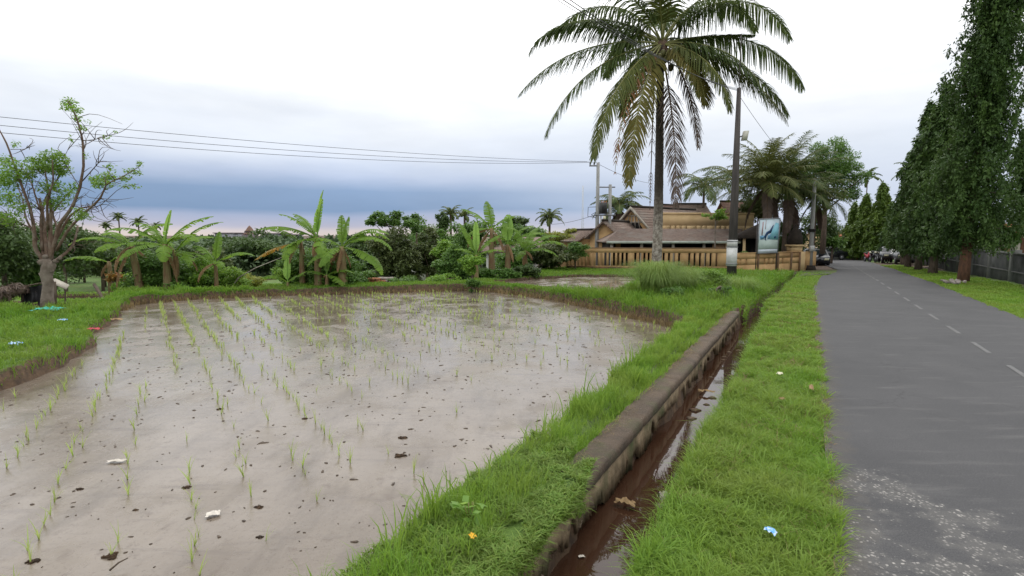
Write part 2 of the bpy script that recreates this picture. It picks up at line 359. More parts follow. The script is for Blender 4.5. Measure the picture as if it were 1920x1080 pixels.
def ground_mat():
    m, t, b = newmat('ground')
    g = N(t, 'ShaderNodeNewGeometry'); sp = N(t, 'ShaderNodeSeparateXYZ'); t.links.new(g.outputs['Normal'], sp.inputs[0])
    steep = mrange(t, sp.outputs['Z'], .93, .72)
    green = mixc(t, mrange(t, noise(t, 7, 5), .35, .65), (.055, .11, .018), (.105, .185, .028))
    green = mixc(t, mrange(t, noise(t, .9, 5), .52, .7), green, (.12, .105, .04))
    mud = mixc(t, mrange(t, noise(t, 9, 6), .35, .65), (.115, .070, .038), (.050, .031, .019))
    c = mixc(t, steep, green, mud)
    # the drain bed and paddy beds are bare mud
    sp2 = N(t, 'ShaderNodeSeparateXYZ'); t.links.new(g.outputs['Position'], sp2.inputs[0])
    c = mixc(t, mth(t, 'MULTIPLY', mrange(t, sp2.outputs['Z'], -.26, -.36), mrange(t, sp2.outputs['Z'], -.85, -.75)), c, mud)
    t.links.new(c, b.inputs['Base Color']); b.inputs['Roughness'].default_value = .9
    bump(t, b, noise(t, 14, 7, .7), .8, .03); return m
M['ground'] = ground_mat()
def mud_mat(name, c1, c2, c3):
    m, t, b = newmat(name)
    n1 = noise(t, 1.1, 6, .62); n2 = noise(t, 7, 7, .68); n3 = noise(t, 2.2, 6, .65, stretch=(1, .28, 1, radians(38)))
    c = mixc(t, mrange(t, n1, .35, .65), c1, c2)
    c = mixc(t, mth(t, 'MULTIPLY', mrange(t, n3, .50, .68), .75), c, c3)
    c = mixc(t, mth(t, 'MULTIPLY', mrange(t, n2, .56, .68), .7), c, (.10, .072, .052))
    c = mixc(t, mth(t, 'MULTIPLY', mrange(t, noise(t, 38, 4, .7), .58, .66), .55), c, (.085, .062, .045))
    c = mixc(t, mth(t, 'MULTIPLY', mrange(t, noise(t, 3.0, 7, .7, stretch=(.35, 2.2, 1, radians(8))), .56, .64), .55), c, (.105, .082, .066))
    t.links.new(c, b.inputs['Base Color'])
    b.inputs['Specular IOR Level'].default_value = .5
    t.links.new(mrange(t, noise(t, 1.7, 5, .6), .4, .62, .05, .34), b.inputs['Roughness'])
    h = mth(t, 'ADD', mth(t, 'MULTIPLY', noise(t, 26, 7, .7), .35), mth(t, 'ADD', mth(t, 'MULTIPLY', n3, 1.6), mth(t, 'MULTIPLY', n2, .6)))
    bump(t, b, h, .15, .03); return m
M['paddy'] = mud_mat('flooded paddy mud', (.188, .155, .122), (.145, .117, .091), (.090, .070, .054))
M['paddy2'] = mud_mat('far paddy mud', (.30, .25, .20), (.24, .195, .155), (.17, .13, .10))
def water_mat(name, c, rough=.02, bs=.012, sc=9):
    m, t, b = newmat(name); b.inputs['Base Color'].default_value = (*c, 1); b.inputs['Roughness'].default_value = rough; b.inputs['IOR'].default_value = 1.33
    b.inputs['Specular IOR Level'].default_value = 1.0
    bump(t, b, noise(t, sc, 3, .5), bs, .02); return m
M['drainwater'] = water_mat('drain water', (.045, .022, .013))
M['terracewater'] = water_mat('terrace water', (.20, .19, .17), .12)
def road_mat():
    m, t, b = newmat('asphalt')
    c = mixc(t, mrange(t, noise(t, 1.0, 6, .6), .35, .65), (.062, .062, .065), (.084, .083, .086))
    c = mixc(t, mrange(t, noise(t, 120, 4, .75), .42, .62), c, (.045, .045, .047))
    c = mixc(t, mth(t, 'MULTIPLY', mrange(t, noise(t, 95, 3, .7), .60, .70), .6), c, (.19, .19, .185))
    c = mixc(t, mth(t, 'MULTIPLY', mrange(t, noise(t, 5, 6, .6, stretch=(.25, 1.4, 1, -A0)), .55, .75), .35), c, (.16, .155, .15))
    # worn chippings near the edge: pale stones showing where the bitumen has worn away
    g = N(t, 'ShaderNodeNewGeometry')
    vo = N(t, 'ShaderNodeTexVoronoi'); vo.inputs['Scale'].default_value = 46; vo.inputs['Randomness'].default_value = 1
    wv = N(t, 'ShaderNodeVectorMath', operation='ADD'); t.links.new(g.outputs['Position'], wv.inputs[0])
    nn = N(t, 'ShaderNodeTexNoise'); nn.inputs['Scale'].default_value = 60; t.links.new(g.outputs['Position'], nn.inputs['Vector'])
    sc_ = N(t, 'ShaderNodeVectorMath', operation='SCALE'); sc_.inputs[3].default_value = .02; t.links.new(nn.outputs['Color'], sc_.inputs[0]); t.links.new(sc_.outputs[0], wv.inputs[1])
    t.links.new(wv.outputs[0], vo.inputs['Vector'])
    spk = mrange(t, vo.outputs['Distance'], .5, .2)
    rsel = N(t, 'ShaderNodeSeparateColor'); t.links.new(vo.outputs['Color'], rsel.inputs[0])
    def patch(x, y, r0, r1):
        vd = N(t, 'ShaderNodeVectorMath', operation='DISTANCE'); vd.inputs[1].default_value = (x, y, 0); t.links.new(g.outputs['Position'], vd.inputs[0])
        return mrange(t, mth(t, 'ADD', vd.outputs['Value'], mth(t, 'MULTIPLY', mth(t, 'SUBTRACT', noise(t, 4, 5, .7), .5), 1.6)), r1, r0)
    pt = None
    for (px, py, r0, r1) in ((1600, 905, .02, .34), (1590, 990, .0, .28), (1640, 915, .0, .30), (1720, 960, .0, .2), (1800, 980, 0, .26), (1840, 1030, .02, .28), (1800, 1075, 0, .2), (1660, 1060, 0, .2)):
        p = gp(px, py); q = patch(p[0], p[1], r0, r1)
        pt = q if pt is None else mth(t, 'MAXIMUM', pt, q)
    few = mrange(t, noise(t, 2.2, 5, .7), .64, .74, 0, .35)
    pt = mth(t, 'MAXIMUM', pt, mth(t, 'MULTIPLY', few, .5))
    sel = mrange(t, mth(t, 'ADD', mth(t, 'MULTIPLY', pt, .62), rsel.outputs[0]), 1.0, 1.12)
    c = mixc(t, mth(t, 'MULTIPLY', pt, .5), c, (.13, .125, .118))
    c = mixc(t, mth(t, 'MULTIPLY', spk, mth(t, 'MULTIPLY', sel, .8)), c, mixc(t, rsel.outputs[1], (.42, .40, .37), (.20, .19, .18)))
    lat = N(t, 'ShaderNodeVectorMath', operation='DOT_PRODUCT'); t.links.new(g.outputs['Position'], lat.inputs[0]); lat.inputs[1].default_value = (CA, -SA, 0)
    ed = mrange(t, mth(t, 'ADD', lat.outputs['Value'], mth(t, 'MULTIPLY', mth(t, 'SUBTRACT', noise(t, 6, 6, .7), .5), .5)), .42, .16)
    c = mixc(t, mth(t, 'MULTIPLY', ed, .7), c, mixc(t, noise(t, 60, 4, .7), (.050, .040, .030), (.15, .13, .105)))
    ck = N(t, 'ShaderNodeTexVoronoi', feature='DISTANCE_TO_EDGE'); ck.inputs['Scale'].default_value = 1.1
    cw = N(t, 'ShaderNodeVectorMath', operation='ADD'); t.links.new(g.outputs['Position'], cw.inputs[0]); n4 = N(t, 'ShaderNodeTexNoise'); n4.inputs['Scale'].default_value = 3; n4.inputs['Detail'].default_value = 6; t.links.new(g.outputs['Position'], n4.inputs['Vector'])
    s4 = N(t, 'ShaderNodeVectorMath', operation='SCALE'); s4.inputs[3].default_value = .5; t.links.new(n4.outputs['Color'], s4.inputs[0]); t.links.new(s4.outputs[0], cw.inputs[1]); t.links.new(cw.outputs[0], ck.inputs['Vector'])
    crk = mth(t, 'MULTIPLY', mrange(t, ck.outputs['Distance'], .010, .002), mrange(t, noise(t, .8, 4, .6), .50, .60))
    c = mixc(t, mth(t, 'MULTIPLY', crk, .6), c, (.03, .03, .03))
    t.links.new(c, b.inputs['Base Color']); b.inputs['Roughness'].default_value = .75; b.inputs['Specular IOR Level'].default_value = .25
    bump(t, b, noise(t, 160, 4, .7), .35, .006); return m
M['road'] = road_mat()
def coping_mat():
    m, t, b = newmat('concrete coping')
    c = mixc(t, mrange(t, noise(t, 5, 7, .65), .3, .7), (.140, .100, .068), (.058, .042, .030))
    c = mixc(t, mth(t, 'MULTIPLY', mrange(t, noise(t, 2.1, 6, .7), .5, .62), .7), c, (.070, .075, .030))
    c = mixc(t, mrange(t, noise(t, 55, 5, .7), .62, .7), c, (.30, .26, .20))
    t.links.new(c, b.inputs['Base Color']); b.inputs['Roughness'].default_value = .85
    c2_ = None
    bump(t, b, noise(t, 34, 8, .75), 1.0, .03); return m
M['coping'] = coping_mat()
def paint_mat():
    m, t, b = newmat('worn road paint')
    c = mixc(t, mrange(t, noise(t, 16, 6, .7), .45, .66), (.085, .085, .085), (.155, .155, .15))
    t.links.new(c, b.inputs['Base Color']); b.inputs['Roughness'].default_value = .7; return m
M['paint'] = paint_mat()

# ================================================================== GROUND
def axis(lo, hi, step, far, growth=1.13):
    a = list(np.arange(lo, hi + 1e-6, step)); st = step; v = lo
    left_ = []
    while v > -far: st = min(st * growth, 60); v -= st; left_.append(v)
    st = step; v = hi; right_ = []
    while v < far: st = min(st * growth, 60); v += st; right_.append(v)
    return np.array(left_[::-1] + a + right_)
def ground():
    xs = axis(-13, 14, .075, 1500); ys = axis(1.2, 27, .075, 2500)
    ys = ys[ys > -60]
    X, Y = np.meshgrid(xs, ys); Z = gz(X.ravel(), Y.ravel()).reshape(X.shape)
    e = sdf(ROADPOLY, X, Y); Z = np.where(e < .1, np.minimum(Z, rzc(Y) - .03), Z)
    n, m = X.shape; mb = MB()
    i = np.arange(n - 1)[:, None] * m; j = np.arange(m - 1)[None, :]
    F = np.stack([i + j, i + j + 1, i + m + j + 1, i + m + j], -1).reshape(-1, 4)
    mb.add(np.stack([X, Y, Z], -1).reshape(-1, 3), F, rnd=0.5)
    tag(mb.build('ground', M['ground'], smooth=True), kind='structure')
ground()
def strip(name, la, lb, zf, mat, n=160, kind='structure'):
    La = np.array(la, float); Lb = np.array(lb, float); u = np.linspace(0, 1, n)
    ka = np.linspace(0, 1, len(La)); kb = np.linspace(0, 1, len(Lb))
    a = np.array([W(np.interp(q, ka, La[:, 0]), np.interp(q, ka, La[:, 1])) for q in u]); b = np.array([W(np.interp(q, kb, Lb[:, 0]), np.interp(q, kb, Lb[:, 1])) for q in u])
    K = 9; V = np.array([[a[i] + (b[i] - a[i]) * k / (K - 1) for k in range(K)] for i in range(n)]).reshape(-1, 3)
    V[:, 2] = zf(V[:, 1])
    F = [(i * K + k, i * K + k + 1, (i + 1) * K + k + 1, (i + 1) * K + k) for i in range(n - 1) for k in range(K - 1)]
    mb = MB(); mb.add(V, F); return tag(mb.build(name, mat, smooth=True), kind=kind)
strip('road', RL, RR, rzc, M['road'])
# worn centre line dashes
def dashes():
    mb = MB(); s = 3.0; k = 0
    while s < 46:
        ln = .9; c = 2.38 + (.25 * max(0, s - 24) / 10)
        for q in range(3):
            a = W(s + q * ln / 3, c - .03); b = W(s + q * ln / 3, c + .03); d = W(s + (q + 1) * ln / 3, c + .03); e = W(s + (q + 1) * ln / 3, c - .03)
            v = [(p[0], p[1], rzc(p[1]) + .004) for p in (a, b, d, e)]
            mb.add(v, [(0, 1, 2, 3)])
        s += 1.75
    tag(mb.build('centre_line_marking', M['paint']), kind='structure')
dashes()
# driveway path crossing to the wall gate
mb = MB(); pts = [gp(*p, 0) for p in ((1497, 516), (1556, 510), (1556, 505), (1502, 509))]
mb.add([(p[0] * f, p[1] * f, z) for p in pts for f, z in ((1, 0),)], [(0, 1, 2, 3)])
v = mb.v[0]; v[:, 2] = rzc(v[:, 1]) + .035
tag(mb.build('path', M['road']), kind='structure')
def waterpoly(name, poly, z, mat, grid=False):
    mb = MB(); mb.add([(p[0], p[1], z) for p in poly], [tuple(range(len(poly)))]); return tag(mb.build(name, mat), kind='structure')
waterpoly('paddy_water', [W(-1, -1.85)[:2], W(13.2, -1.95)[:2], (2.6, 16.0), (.2, 19.3), (-1.6, 19.55), (-11.5, 17.2), (-11.4, 15), (-6.9, 5), (-6.5, -2)], -.30, M['paddy'])
waterpoly('paddy_water', [(-1.1, 20.5), (.8, 22.6), (3.1, 24.15), (5.65, 23.8), (5.4, 21.4), (4.9, 19.0), (4.0, 16.9), (3.05, 15.25), (1.75, 16.5), (.65, 18.0), (-.45, 19.2)], -.16, M['paddy2'])
mb = MB(); ss = np.linspace(-3, 29, 60)
V = []
for s in ss:
    c = float(drain_l(np.array(s)))
    V += [W(s, c - .45, -.41), W(s, c + .4, -.41)]
mb.add(V, [(2 * i, 2 * i + 1, 2 * i + 3, 2 * i + 2) for i in range(len(ss) - 1)])
tag(mb.build('drain_water', M['drainwater'], smooth=True), kind='structure')
# ================================================================== GRASS
def blades(mb, x, y, z, h, w, lean, curl=.5):
    n = len(x); a = RNG.uniform(0, 2 * pi, n); la = RNG.uniform(0, 2 * pi, n)
    dx, dy = np.cos(a) * w / 2, np.sin(a) * w / 2; lx, ly = np.cos(la) * lean * h, np.sin(la) * lean * h
    P0 = np.stack([x, y, z], -1); side = np.stack([dx, dy, 0 * dx], -1)
    m1 = P0 + np.stack([lx * .25, ly * .25, h * .5], -1); m2 = P0 + np.stack([lx * .62, ly * .62, h * .85 * (1 - .1 * curl)], -1)
    tip = P0 + np.stack([lx * (1 + curl * .3), ly * (1 + curl * .3), h * (1 - .35 * curl * np.minimum(1, lean))], -1)
    V = np.stack([P0 - side, P0 + side, m1 - side * .9, m1 + side * .9, m2 - side * .6, m2 + side * .6, tip], 1).reshape(-1, 3)
    b = np.arange(n)[:, None] * 7
    Q = np.concatenate([b + np.array([[0, 1, 3, 2]]), b + np.array([[2, 3, 5, 4]])]); T = b + np.array([[4, 5, 6]])
    mb.add(V, Q, T, rnd=np.repeat(RNG.random(n), 7))
# lower terraces with standing water
for k, (xa, xb, ya, yb, z) in enumerate(((-23.5, -14.2, 20.2, 23.0, -1.35), (-24, -15, 24.2, 27.5, -1.52), (-19.5, -14.5, 33.5, 37.5, -2.0), (-22.5, -15.5, 39, 46, -2.2), (-13, -6, 22.6, 26, -1.50))):
    mb = MB(); mb.add([(xa, ya, z), (xb, ya + .5, z), (xb + .8, yb, z), (xa + .5, yb - .3, z)], [(0, 1, 2, 3)]); tag(mb.build('terrace_water', M['terracewater']), kind='structure')
    mb = MB()
    ring = [(xa, ya), (xb, ya + .5), (xb + .8, yb), (xa + .5, yb - .3), (xa, ya)]
    for a, b in zip(ring, ring[1:]):
        mb.tube([(a[0] + (b[0] - a[0]) * q, a[1] + (b[1] - a[1]) * q, z + .02 + .03 * sin(9 * q + k)) for q in np.linspace(0, 1, 12)], .24, 7, rough=.1)
    tag(mb.build('terrace_bank', M['ground'], smooth=True), kind='structure')
    mb = MB(); n = 7000; i_ = RNG.integers(0, 4, n); u_ = RNG.random(n)[:, None]; rg = np.array(ring); p = rg[i_] + (rg[i_ + 1] - rg[i_]) * u_ + RNG.normal(0, .14, (n, 2))
    blades(mb, p[:, 0], p[:, 1], np.full(n, z + .15), RNG.uniform(.08, .25, n), RNG.uniform(.02, .04, n), RNG.uniform(.3, 1, n), .6)
    tag(mb.build('terrace_grass', M['bank']), 'grass on the low banks of the terraces beyond the paddy', 'grass', kind='stuff')

# ================================================================== GRASS SCATTER
def scatter(n, x0, x1, y0, y1, cond, sl=False):
    a = RNG.uniform(x0, x1, n); b = RNG.uniform(y0, y1, n)
    if sl: x = a * SA + b * CA; y = a * CA - b * SA; s, l = a, b
    else: x, y = a, b; s, l = SLc(x, y)
    z = gz(x, y); wx, wy = wob_xy(x, y)
    k = cond(x, y, z, s, l); return x[k], y[k], z[k]
def grass(name, mat, spec, hr, w0=.004, lean=.6, lab=None, curl=.6):
    mb = MB()
    for (n, a0, a1, b0, b1, cond, sl) in spec:
        x, y, z = scatter(n, a0, a1, b0, b1, cond, sl)
        d = np.hypot(x, y); cl_ = .72 + .5 * nz(x, y, 2.2, 1) + .45 * nz(x, y, 7, 2)
        h = RNG.uniform(hr[0], hr[1], len(x)) * np.clip(cl_, .35, 1.6); w = np.maximum(w0, d * .0011) * RNG.uniform(.7, 1.3, len(x))
        blades(mb, x, y, z - .01, h, w, RNG.uniform(.1, 1, len(x)) * lean * 1.6, curl)
    return tag(mb.build(name, mat), lab, 'grass', kind='stuff')
vc = lambda x, y, z, s, l: (l > drain_l(s) + np.where(s > 13.5, .17, .30)) & (l < np.interp(s, [a for a, b in RL], [b for a, b in RL]) + .05 + .05 * nz(x, y, 4)) & (z > -.3)
grass('verge_grass', M['verge'], [(62000, 1.6, 4.5, -.95, .35, vc, True), (52000, 4.5, 9, -.95, .35, vc, True), (46000, 9, 17, -.95, .4, vc, True), (34000, 17, 30, -.9, 1.2, vc, True)], (.05, .15), .0055, .8, lab='bright green grass on the verge between drain and road')
rc = lambda x, y, z, s, l: (l > np.interp(s, [a for a, b in RR], [b for a, b in RR]) - .05 + .08 * nz(x, y, 3)) & (l < 6.3 + .2 * nz(x, y, 2))
grass('verge_grass', M['verge'], [(60000, 12, 26, 3.8, 6.4, rc, True), (34000, 26, 48, 3.8, 9, rc, True)], (.05, .12), .008, lab='short green grass under the mast trees right of the road')
lc = lambda x, y, z, s, l: (z > -.26) & (sdf(PADDY, *wob_xy(x, y)) > .06) & (x > -y * 1.05 - 1.5)
grass('bank_grass', M['bank'], [(170000, -19, -6.2, 4.5, 17.5, lc, False)], (.05, .21), .007, lab='green grass on the bank left of the paddy')
bc = lambda x, y, z, s, l: (z > -.28) & (sdf(PADDY, *wob_xy(x, y)) > .05) & (sdf(PADDY2, *wob_xy(x, y)) > .04) & (l < drain_l(s) - .3)
grass('bund_grass', M['bank'], [(60000, -13, 1, 16.5, 21.2, bc, False), (50000, 0, 5.2, 12.3, 21, lambda *a: bc(*a) & (a[4] < -3.2), False), (36000, -2, 8, 22.0, 29, bc, False)], (.04, .11), .008, lab='green grass along the bunds of the paddies')
mc = lambda x, y, z, s, l: (z > -.28) & (sdf(PADDY, *wob_xy(x, y)) > .05) & (sdf(PADDY2, *wob_xy(x, y)) > .04) & (l > -7) & (l < drain_l(s) - np.where(s < 13.5, .62, .17))
grass('mound_grass', M['bank'], [(90000, 11.2, 29, -7, -.3, mc, True)], (.08, .34), .009, lab='thick green weeds on the mound between palm and drain')
wc = lambda x, y, z, s, l: (l < -1.50 + .05 * nz(s, 0, 4, 2)) & (l > np.interp(s, [0, 5, 9], [-2.04, -2.08, -2.22]) + .08 * nz(x, y, 3)) & (z > -.4)
grass('strip_grass', M['verge'], [(12000, 1.2, 4.2, -2.45, -1.5, wc, True), (15000, 4.2, 8, -2.35, -1.5, wc, True), (14000, 8, 13.6, -2.4, -1.5, wc, True)], (.06, .22), .0055, .5, lab='long green grass between paddy and drain wall')
# tall blades leaning over the paddy edge
mb = MB()
n = 900; s = 1.0 + 11 * RNG.random(n) ** 1.5 ** 1.0; l = np.interp(s, [0, 5, 9], [-1.98, -2.03, -2.16]) + RNG.uniform(-.08, .14, n); x = s * SA + l * CA; y = s * CA - l * SA
blades(mb, x, y, np.maximum(gz(x, y), -.30) - .01, RNG.uniform(.10, .34, n) * np.where(s < 4, 1.0, .8), np.maximum(.0105, .0013 * np.hypot(x, y)), RNG.uniform(.1, .6, n), .8)
for q in range(34):
    s0 = 1.5 + 7 * random.random() ** 1.3; l0 = float(np.interp(s0, [0, 5, 9], [-1.96, -2.02, -2.14])) + random.uniform(-.05, .1); n = random.randrange(8, 18); s = s0 + RNG.normal(0, .04, n); l = l0 + RNG.normal(0, .03, n); x = s * SA + l * CA; y = s * CA - l * SA
    blades(mb, x, y, np.maximum(gz(x, y), -.30), RNG.uniform(.2, .42, n) * random.uniform(.7, 1.1), np.maximum(.012, .0014 * np.hypot(x, y)), RNG.uniform(.1, .6, n), .7)
tag(mb.build('tall_edge_grass', M['verge']), 'tall grass blades leaning over the paddy edge', 'grass', kind='stuff')
# mossy weed mat on the broken end of the wall
mb = MB(); n = 30000
s = RNG.uniform(1.2, 4.0, n); l = RNG.uniform(-2.0, -1.29, n); k = (nz(s * 2, l * 2, 2.2, 6) > -.42) & (l < -1.31 - .03 * np.sin(s * 7)) & (s + (l + 1.6) * .9 + .15 * np.sin(l * 20) < 3.85); s, l = s[k], l[k]
x = s * SA + l * CA; y = s * CA - l * SA
zt = -.02 + .035 * nz(x, y, 5, 3)
blades(mb, x, y, zt, RNG.uniform(.015, .05, len(x)), RNG.uniform(.004, .011, len(x)), RNG.uniform(.5, 2, len(x)), .9)
n = 7000; s = RNG.uniform(1.2, 3.4, n); l = np.full(n, -1.31) + RNG.uniform(-.02, .035, n); z = -.02 - RNG.random(n) ** 1.5 * (.16 + .08 * np.sin(s * 6))
x = s * SA + l * CA; y = s * CA - l * SA; blades(mb, x, y, z, RNG.uniform(.01, .05, n), RNG.uniform(.004, .01, n), RNG.uniform(1, 2.5, n), .9)
tag(mb.build('mossy_weeds', M['moss']), 'low mossy weeds covering the broken end of the drain wall', 'weeds', kind='stuff')
# long bent tufts through the verge
mb = MB(); 
for q in range(240):
    s0 = 1.7 + 14 * random.random() ** 1.6; l0 = random.uniform(-.68, .12); n = 26; s = s0 + RNG.normal(0, .035, n); l = l0 + RNG.normal(0, .035, n); x = s * SA + l * CA; y = s * CA - l * SA
    blades(mb, x, y, gz(x, y), RNG.uniform(.07, .15, n), np.maximum(.006, .0012 * np.hypot(x, y)), RNG.uniform(.4, 1.5, n), .9)
tag(mb.build('verge_grass', M['verge']), 'longer bent tufts of grass standing out of the roadside verge', 'grass', kind='stuff')
# dry bits along asphalt edge and on the verge
mb = MB(); n = 1800; s = RNG.uniform(1.6, 16, n); l = .21 + RNG.normal(0, .035, n); x = s * SA + l * CA; y = s * CA - l * SA
blades(mb, x, y, np.full(n, .004), RNG.uniform(.006, .018, n), RNG.uniform(.003, .009, n), RNG.uniform(1.5, 3.5, n), .9)
tag(mb.build('leaf_litter', M['drygrass']), 'dry leaf litter along the edge of the asphalt', 'litter', kind='stuff')

mb = MB(); n = 9000; s = RNG.uniform(1.6, 18, n) ** 1; l = RNG.uniform(-.8, .25, n); x = s * SA + l * CA; y = s * CA - l * SA; k = nz(x, y, 3.1, 2) > .05; x, y = x[k], y[k]
blades(mb, x, y, gz(x, y) + .02, RNG.uniform(.02, .09, len(x)), np.maximum(.003, .0008 * np.hypot(x, y)), RNG.uniform(.6, 2.2, len(x)), .8)
tag(mb.build('dry_straw', M['drygrass']), 'dry straw blades mixed into the roadside grass', 'straw', kind='stuff')
mb = MB(); n = 1500; s = RNG.uniform(3.0, 13, n); l = -1.52 + np.abs(RNG.normal(0, .06, n)); x = s * SA + l * CA; y = s * CA - l * SA; k = (nz(x, y, 2.1, 5) > -.1); x, y = x[k], y[k]
blades(mb, x, y, np.full(len(x), -.038), RNG.uniform(.004, .02, len(x)), np.maximum(.003, .0008 * np.hypot(x, y)), RNG.uniform(2, 6, len(x)), .8)
tag(mb.build('dry_straw', M['drygrass']), 'dry straw lying on the coping of the drain wall', 'straw', kind='stuff')
mb = MB(); n = 3500; s = RNG.uniform(13.2, 29, n); sd_ = np.where(RNG.random(n) < .55, -1, 1); l = drain_l(s) + sd_ * RNG.uniform(.15, .22, n); q = RNG.random(n) ** 1.3; x = s * SA + l * CA; y = s * CA - l * SA
blades(mb, x, y, -.02 - q * .42, RNG.uniform(.04, .12, n) * (1.1 - q * .6), np.maximum(.008, .0011 * np.hypot(x, y)), RNG.uniform(.5, 1.8, n), .9)
n = 5000; s = RNG.uniform(2.2, 13, n); l = drain_l(s) + .30 + RNG.uniform(-.02, .06, n); q = RNG.random(n) ** 1.6; x = s * SA + l * CA; y = s * CA - l * SA
blades(mb, x, y, -.02 - q * .22, RNG.uniform(.04, .10, n), np.maximum(.004, .0009 * np.hypot(x, y)), RNG.uniform(.5, 2.2, n), .9)
tag(mb.build('bank_grass', M['bank']), 'grass hanging down the earth sides of the drain', 'grass', kind='stuff')
# fountain clumps of tall grass
def tuft(name, label, px, Y, hgt, spread, n, mat, w=.012):
    b = at(px, 500, Y); z0 = g1(b[0], Y); mb = MB(); V = []; Q = []; R = []
    for i in range(n):
        a = RNG.uniform(0, 2 * pi); r = RNG.random() ** .5 * spread * .35; h = hgt * RNG.uniform(.55, 1.1); o = spread * RNG.uniform(.2, 1.0)
        base = np.array((b[0] + cos(a) * r, Y + sin(a) * r, z0 - .02)); aa = a + RNG.normal(0, .5); ww = w * RNG.uniform(.6, 1.2)
        side = np.array((-sin(aa), cos(aa), 0)) * ww / 2; K = 6; c = len(V)
        for k in range(K + 1):
            t = k / K; p = base + np.array((cos(aa) * o * t ** 1.6, sin(aa) * o * t ** 1.6, h * (1.75 * t - .95 * t * t * (1 + .5 * t))))
            V += [p - side * (1 - t * .9), p + side * (1 - t * .9)]; R += [i * .37 % 1] * 2
            if k < K: Q.append((c + 2 * k, c + 2 * k + 1, c + 2 * k + 3, c + 2 * k + 2))
    mb.add(V, Q, rnd=R); o = mb.build(name, mat, loc=(b[0], Y, z0)); return tag(o, label, 'grass clump')
tuft('grass_clump', 'big fountain of long pale grass at the foot of the palm, by the paddy corner', 1232, 14.6, 1.35, 1.15, 1700, M['tallgrass'], .013)
tuft('grass_clump', 'smaller arching grass clump right of the big one', 1285, 15.4, .95, .9, 620, M['tallgrass'], .014)
tuft('grass_clump', 'loose grass clump beside the drain and the lamp post foot', 1392, 15.6, .75, .8, 620, M['tallgrass'], .012)

# ================================================================== DRAIN WALL
def drain_wall():
    t = thing('drain_wall', 'brown concrete capped drain wall running along the paddy', 'wall', W(2, -1.45, -.1))
    inv = np.array(t.location)
    # coping slab in cast lengths with slightly uneven edges
    mb = MB(); ss = np.arange(3.42, 13.21, .06)
    V = []; K = 8
    for i, s in enumerate(ss):
        e1 = .006 * nz(s, 0, 1.5, 1) + random.uniform(-.003, .003) - (.02 * random.random() if random.random() < .06 else 0); e2 = .02 * nz(s, 5, 6, 2); zt = -.045 + .006 * nz(s, 1, 2, 3) + .007 * sin(int((s - 3.4) / 1.55) * 2.7)
        if (s - 3.4) % 1.55 < .06: zt -= .022; e1 -= .02
        prof = [(-1.545 + e2, -.17), (-1.545 + e2, zt - .012), (-1.53 + e2, zt), (-1.42, zt + .003), (-1.315 + e1, zt), (-1.292 + e1, zt - .018), (-1.290 + e1, -.135), (-1.33, -.17)]
        V += [np.array(W(s, a, b)) - inv for a, b in prof]
    F = [(i * K + k, (i + 1) * K + k, (i + 1) * K + (k + 1) % K, i * K + (k + 1) % K) for i in range(len(ss) - 1) for k in range(K)]
    mb.add(V, F, [tuple(range(K))], [tuple(range((len(ss) - 1) * K, len(ss) * K))[::-1]])
    mb.build('coping', M['coping'], t, smooth=False)
    # broken plaster skirt with ragged lower edge
    mb = MB(); ss = np.arange(2.4, 13.3, .025); lo = []
    z = .0; V = []; cur = -.3
    for i, s in enumerate(ss):
        if random.random() < .22: cur = -.30 + random.uniform(-.13, .10) + .03 * sin(s * 2.3)
        lo.append(cur + random.uniform(-.012, .012))
    for s, q in zip(ss, lo):
        b1 = .014 * nz(s, 2, 7, 1)
        V += [np.array(W(s, -1.305 + b1, -.150)) - inv, np.array(W(s, -1.300 + b1 + random.uniform(-.008, .008), (-.16 + q) / 2)) - inv, np.array(W(s, -1.300 + random.uniform(-.012, .012), q)) - inv, np.array(W(s, -1.35, q + .01)) - inv, np.array(W(s, -1.38, -.155)) - inv]
    K = 5; F = [(i * K + k, i * K + (k + 1) % K, (i + 1) * K + (k + 1) % K, (i + 1) * K + k) for i in range(len(ss) - 1) for k in range(K)]
    mb.add(V, F); mb.build('plaster', M['plaster'], t)
    # earth and stones behind / below
    mb = MB()
    V = []; ss2 = np.arange(1.0, 13.6, .1)
    for s in ss2:
        V += [np.array(W(s, -1.38, -.16)) - inv, np.array(W(s, -1.40 - .03 * nz(s, 0, 3), -.36)) - inv, np.array(W(s, -1.40 + .04 * nz(s, 4, 4), -.54)) - inv, np.array(W(s, -1.6, -.54)) - inv, np.array(W(s, -1.6, -.16)) - inv]
    K = 5; F = [(i * K + k, i * K + (k + 1) % K, (i + 1) * K + (k + 1) % K, (i + 1) * K + k) for i in range(len(ss2) - 1) for k in range(K)]
    mb.add(V, F); mb.build('core', M['undercut'], t, smooth=True)
    mb = MB()
    s = 1.3
    while s < 13:
        if s < 3.8:
            c = np.array(W(s, -1.35, random.uniform(-.42, -.2))) - inv; r = random.uniform(.03, .055)
            R3 = RNG.normal(0, 1, (3, 3)); q3, _ = np.linalg.qr(R3); mb.obox(c, q3[0] * r * .8, q3[1] * r * 1.2, q3[2] * r * .7)
        s += random.uniform(.07, .16) if s < 4 else random.uniform(.1, .4)
    o = mb.build('stonework', M['stone'], t)
    return t
drain_wall()
# the earth top of the broken end
mb = MB(); V = []; ss = np.arange(.8, 3.75, .06); ls = np.linspace(-2.0, -1.30, 12)
for s in ss:
    for l in ls:
        p = W(s, l); V.append((p[0], p[1], -.035 + .03 * nz(p[0], p[1], 5, 3) - (.1 if l > -1.31 else 0) - (.03 if s > 3.62 else 0)))
K = 12; mb.add(V, [(i * K + k, i * K + k + 1, (i + 1) * K + k + 1, (i + 1) * K + k) for i in range(len(ss) - 1) for k in range(K - 1)])
tag(mb.build('earth_bank', M['ground'], smooth=True), kind='structure')
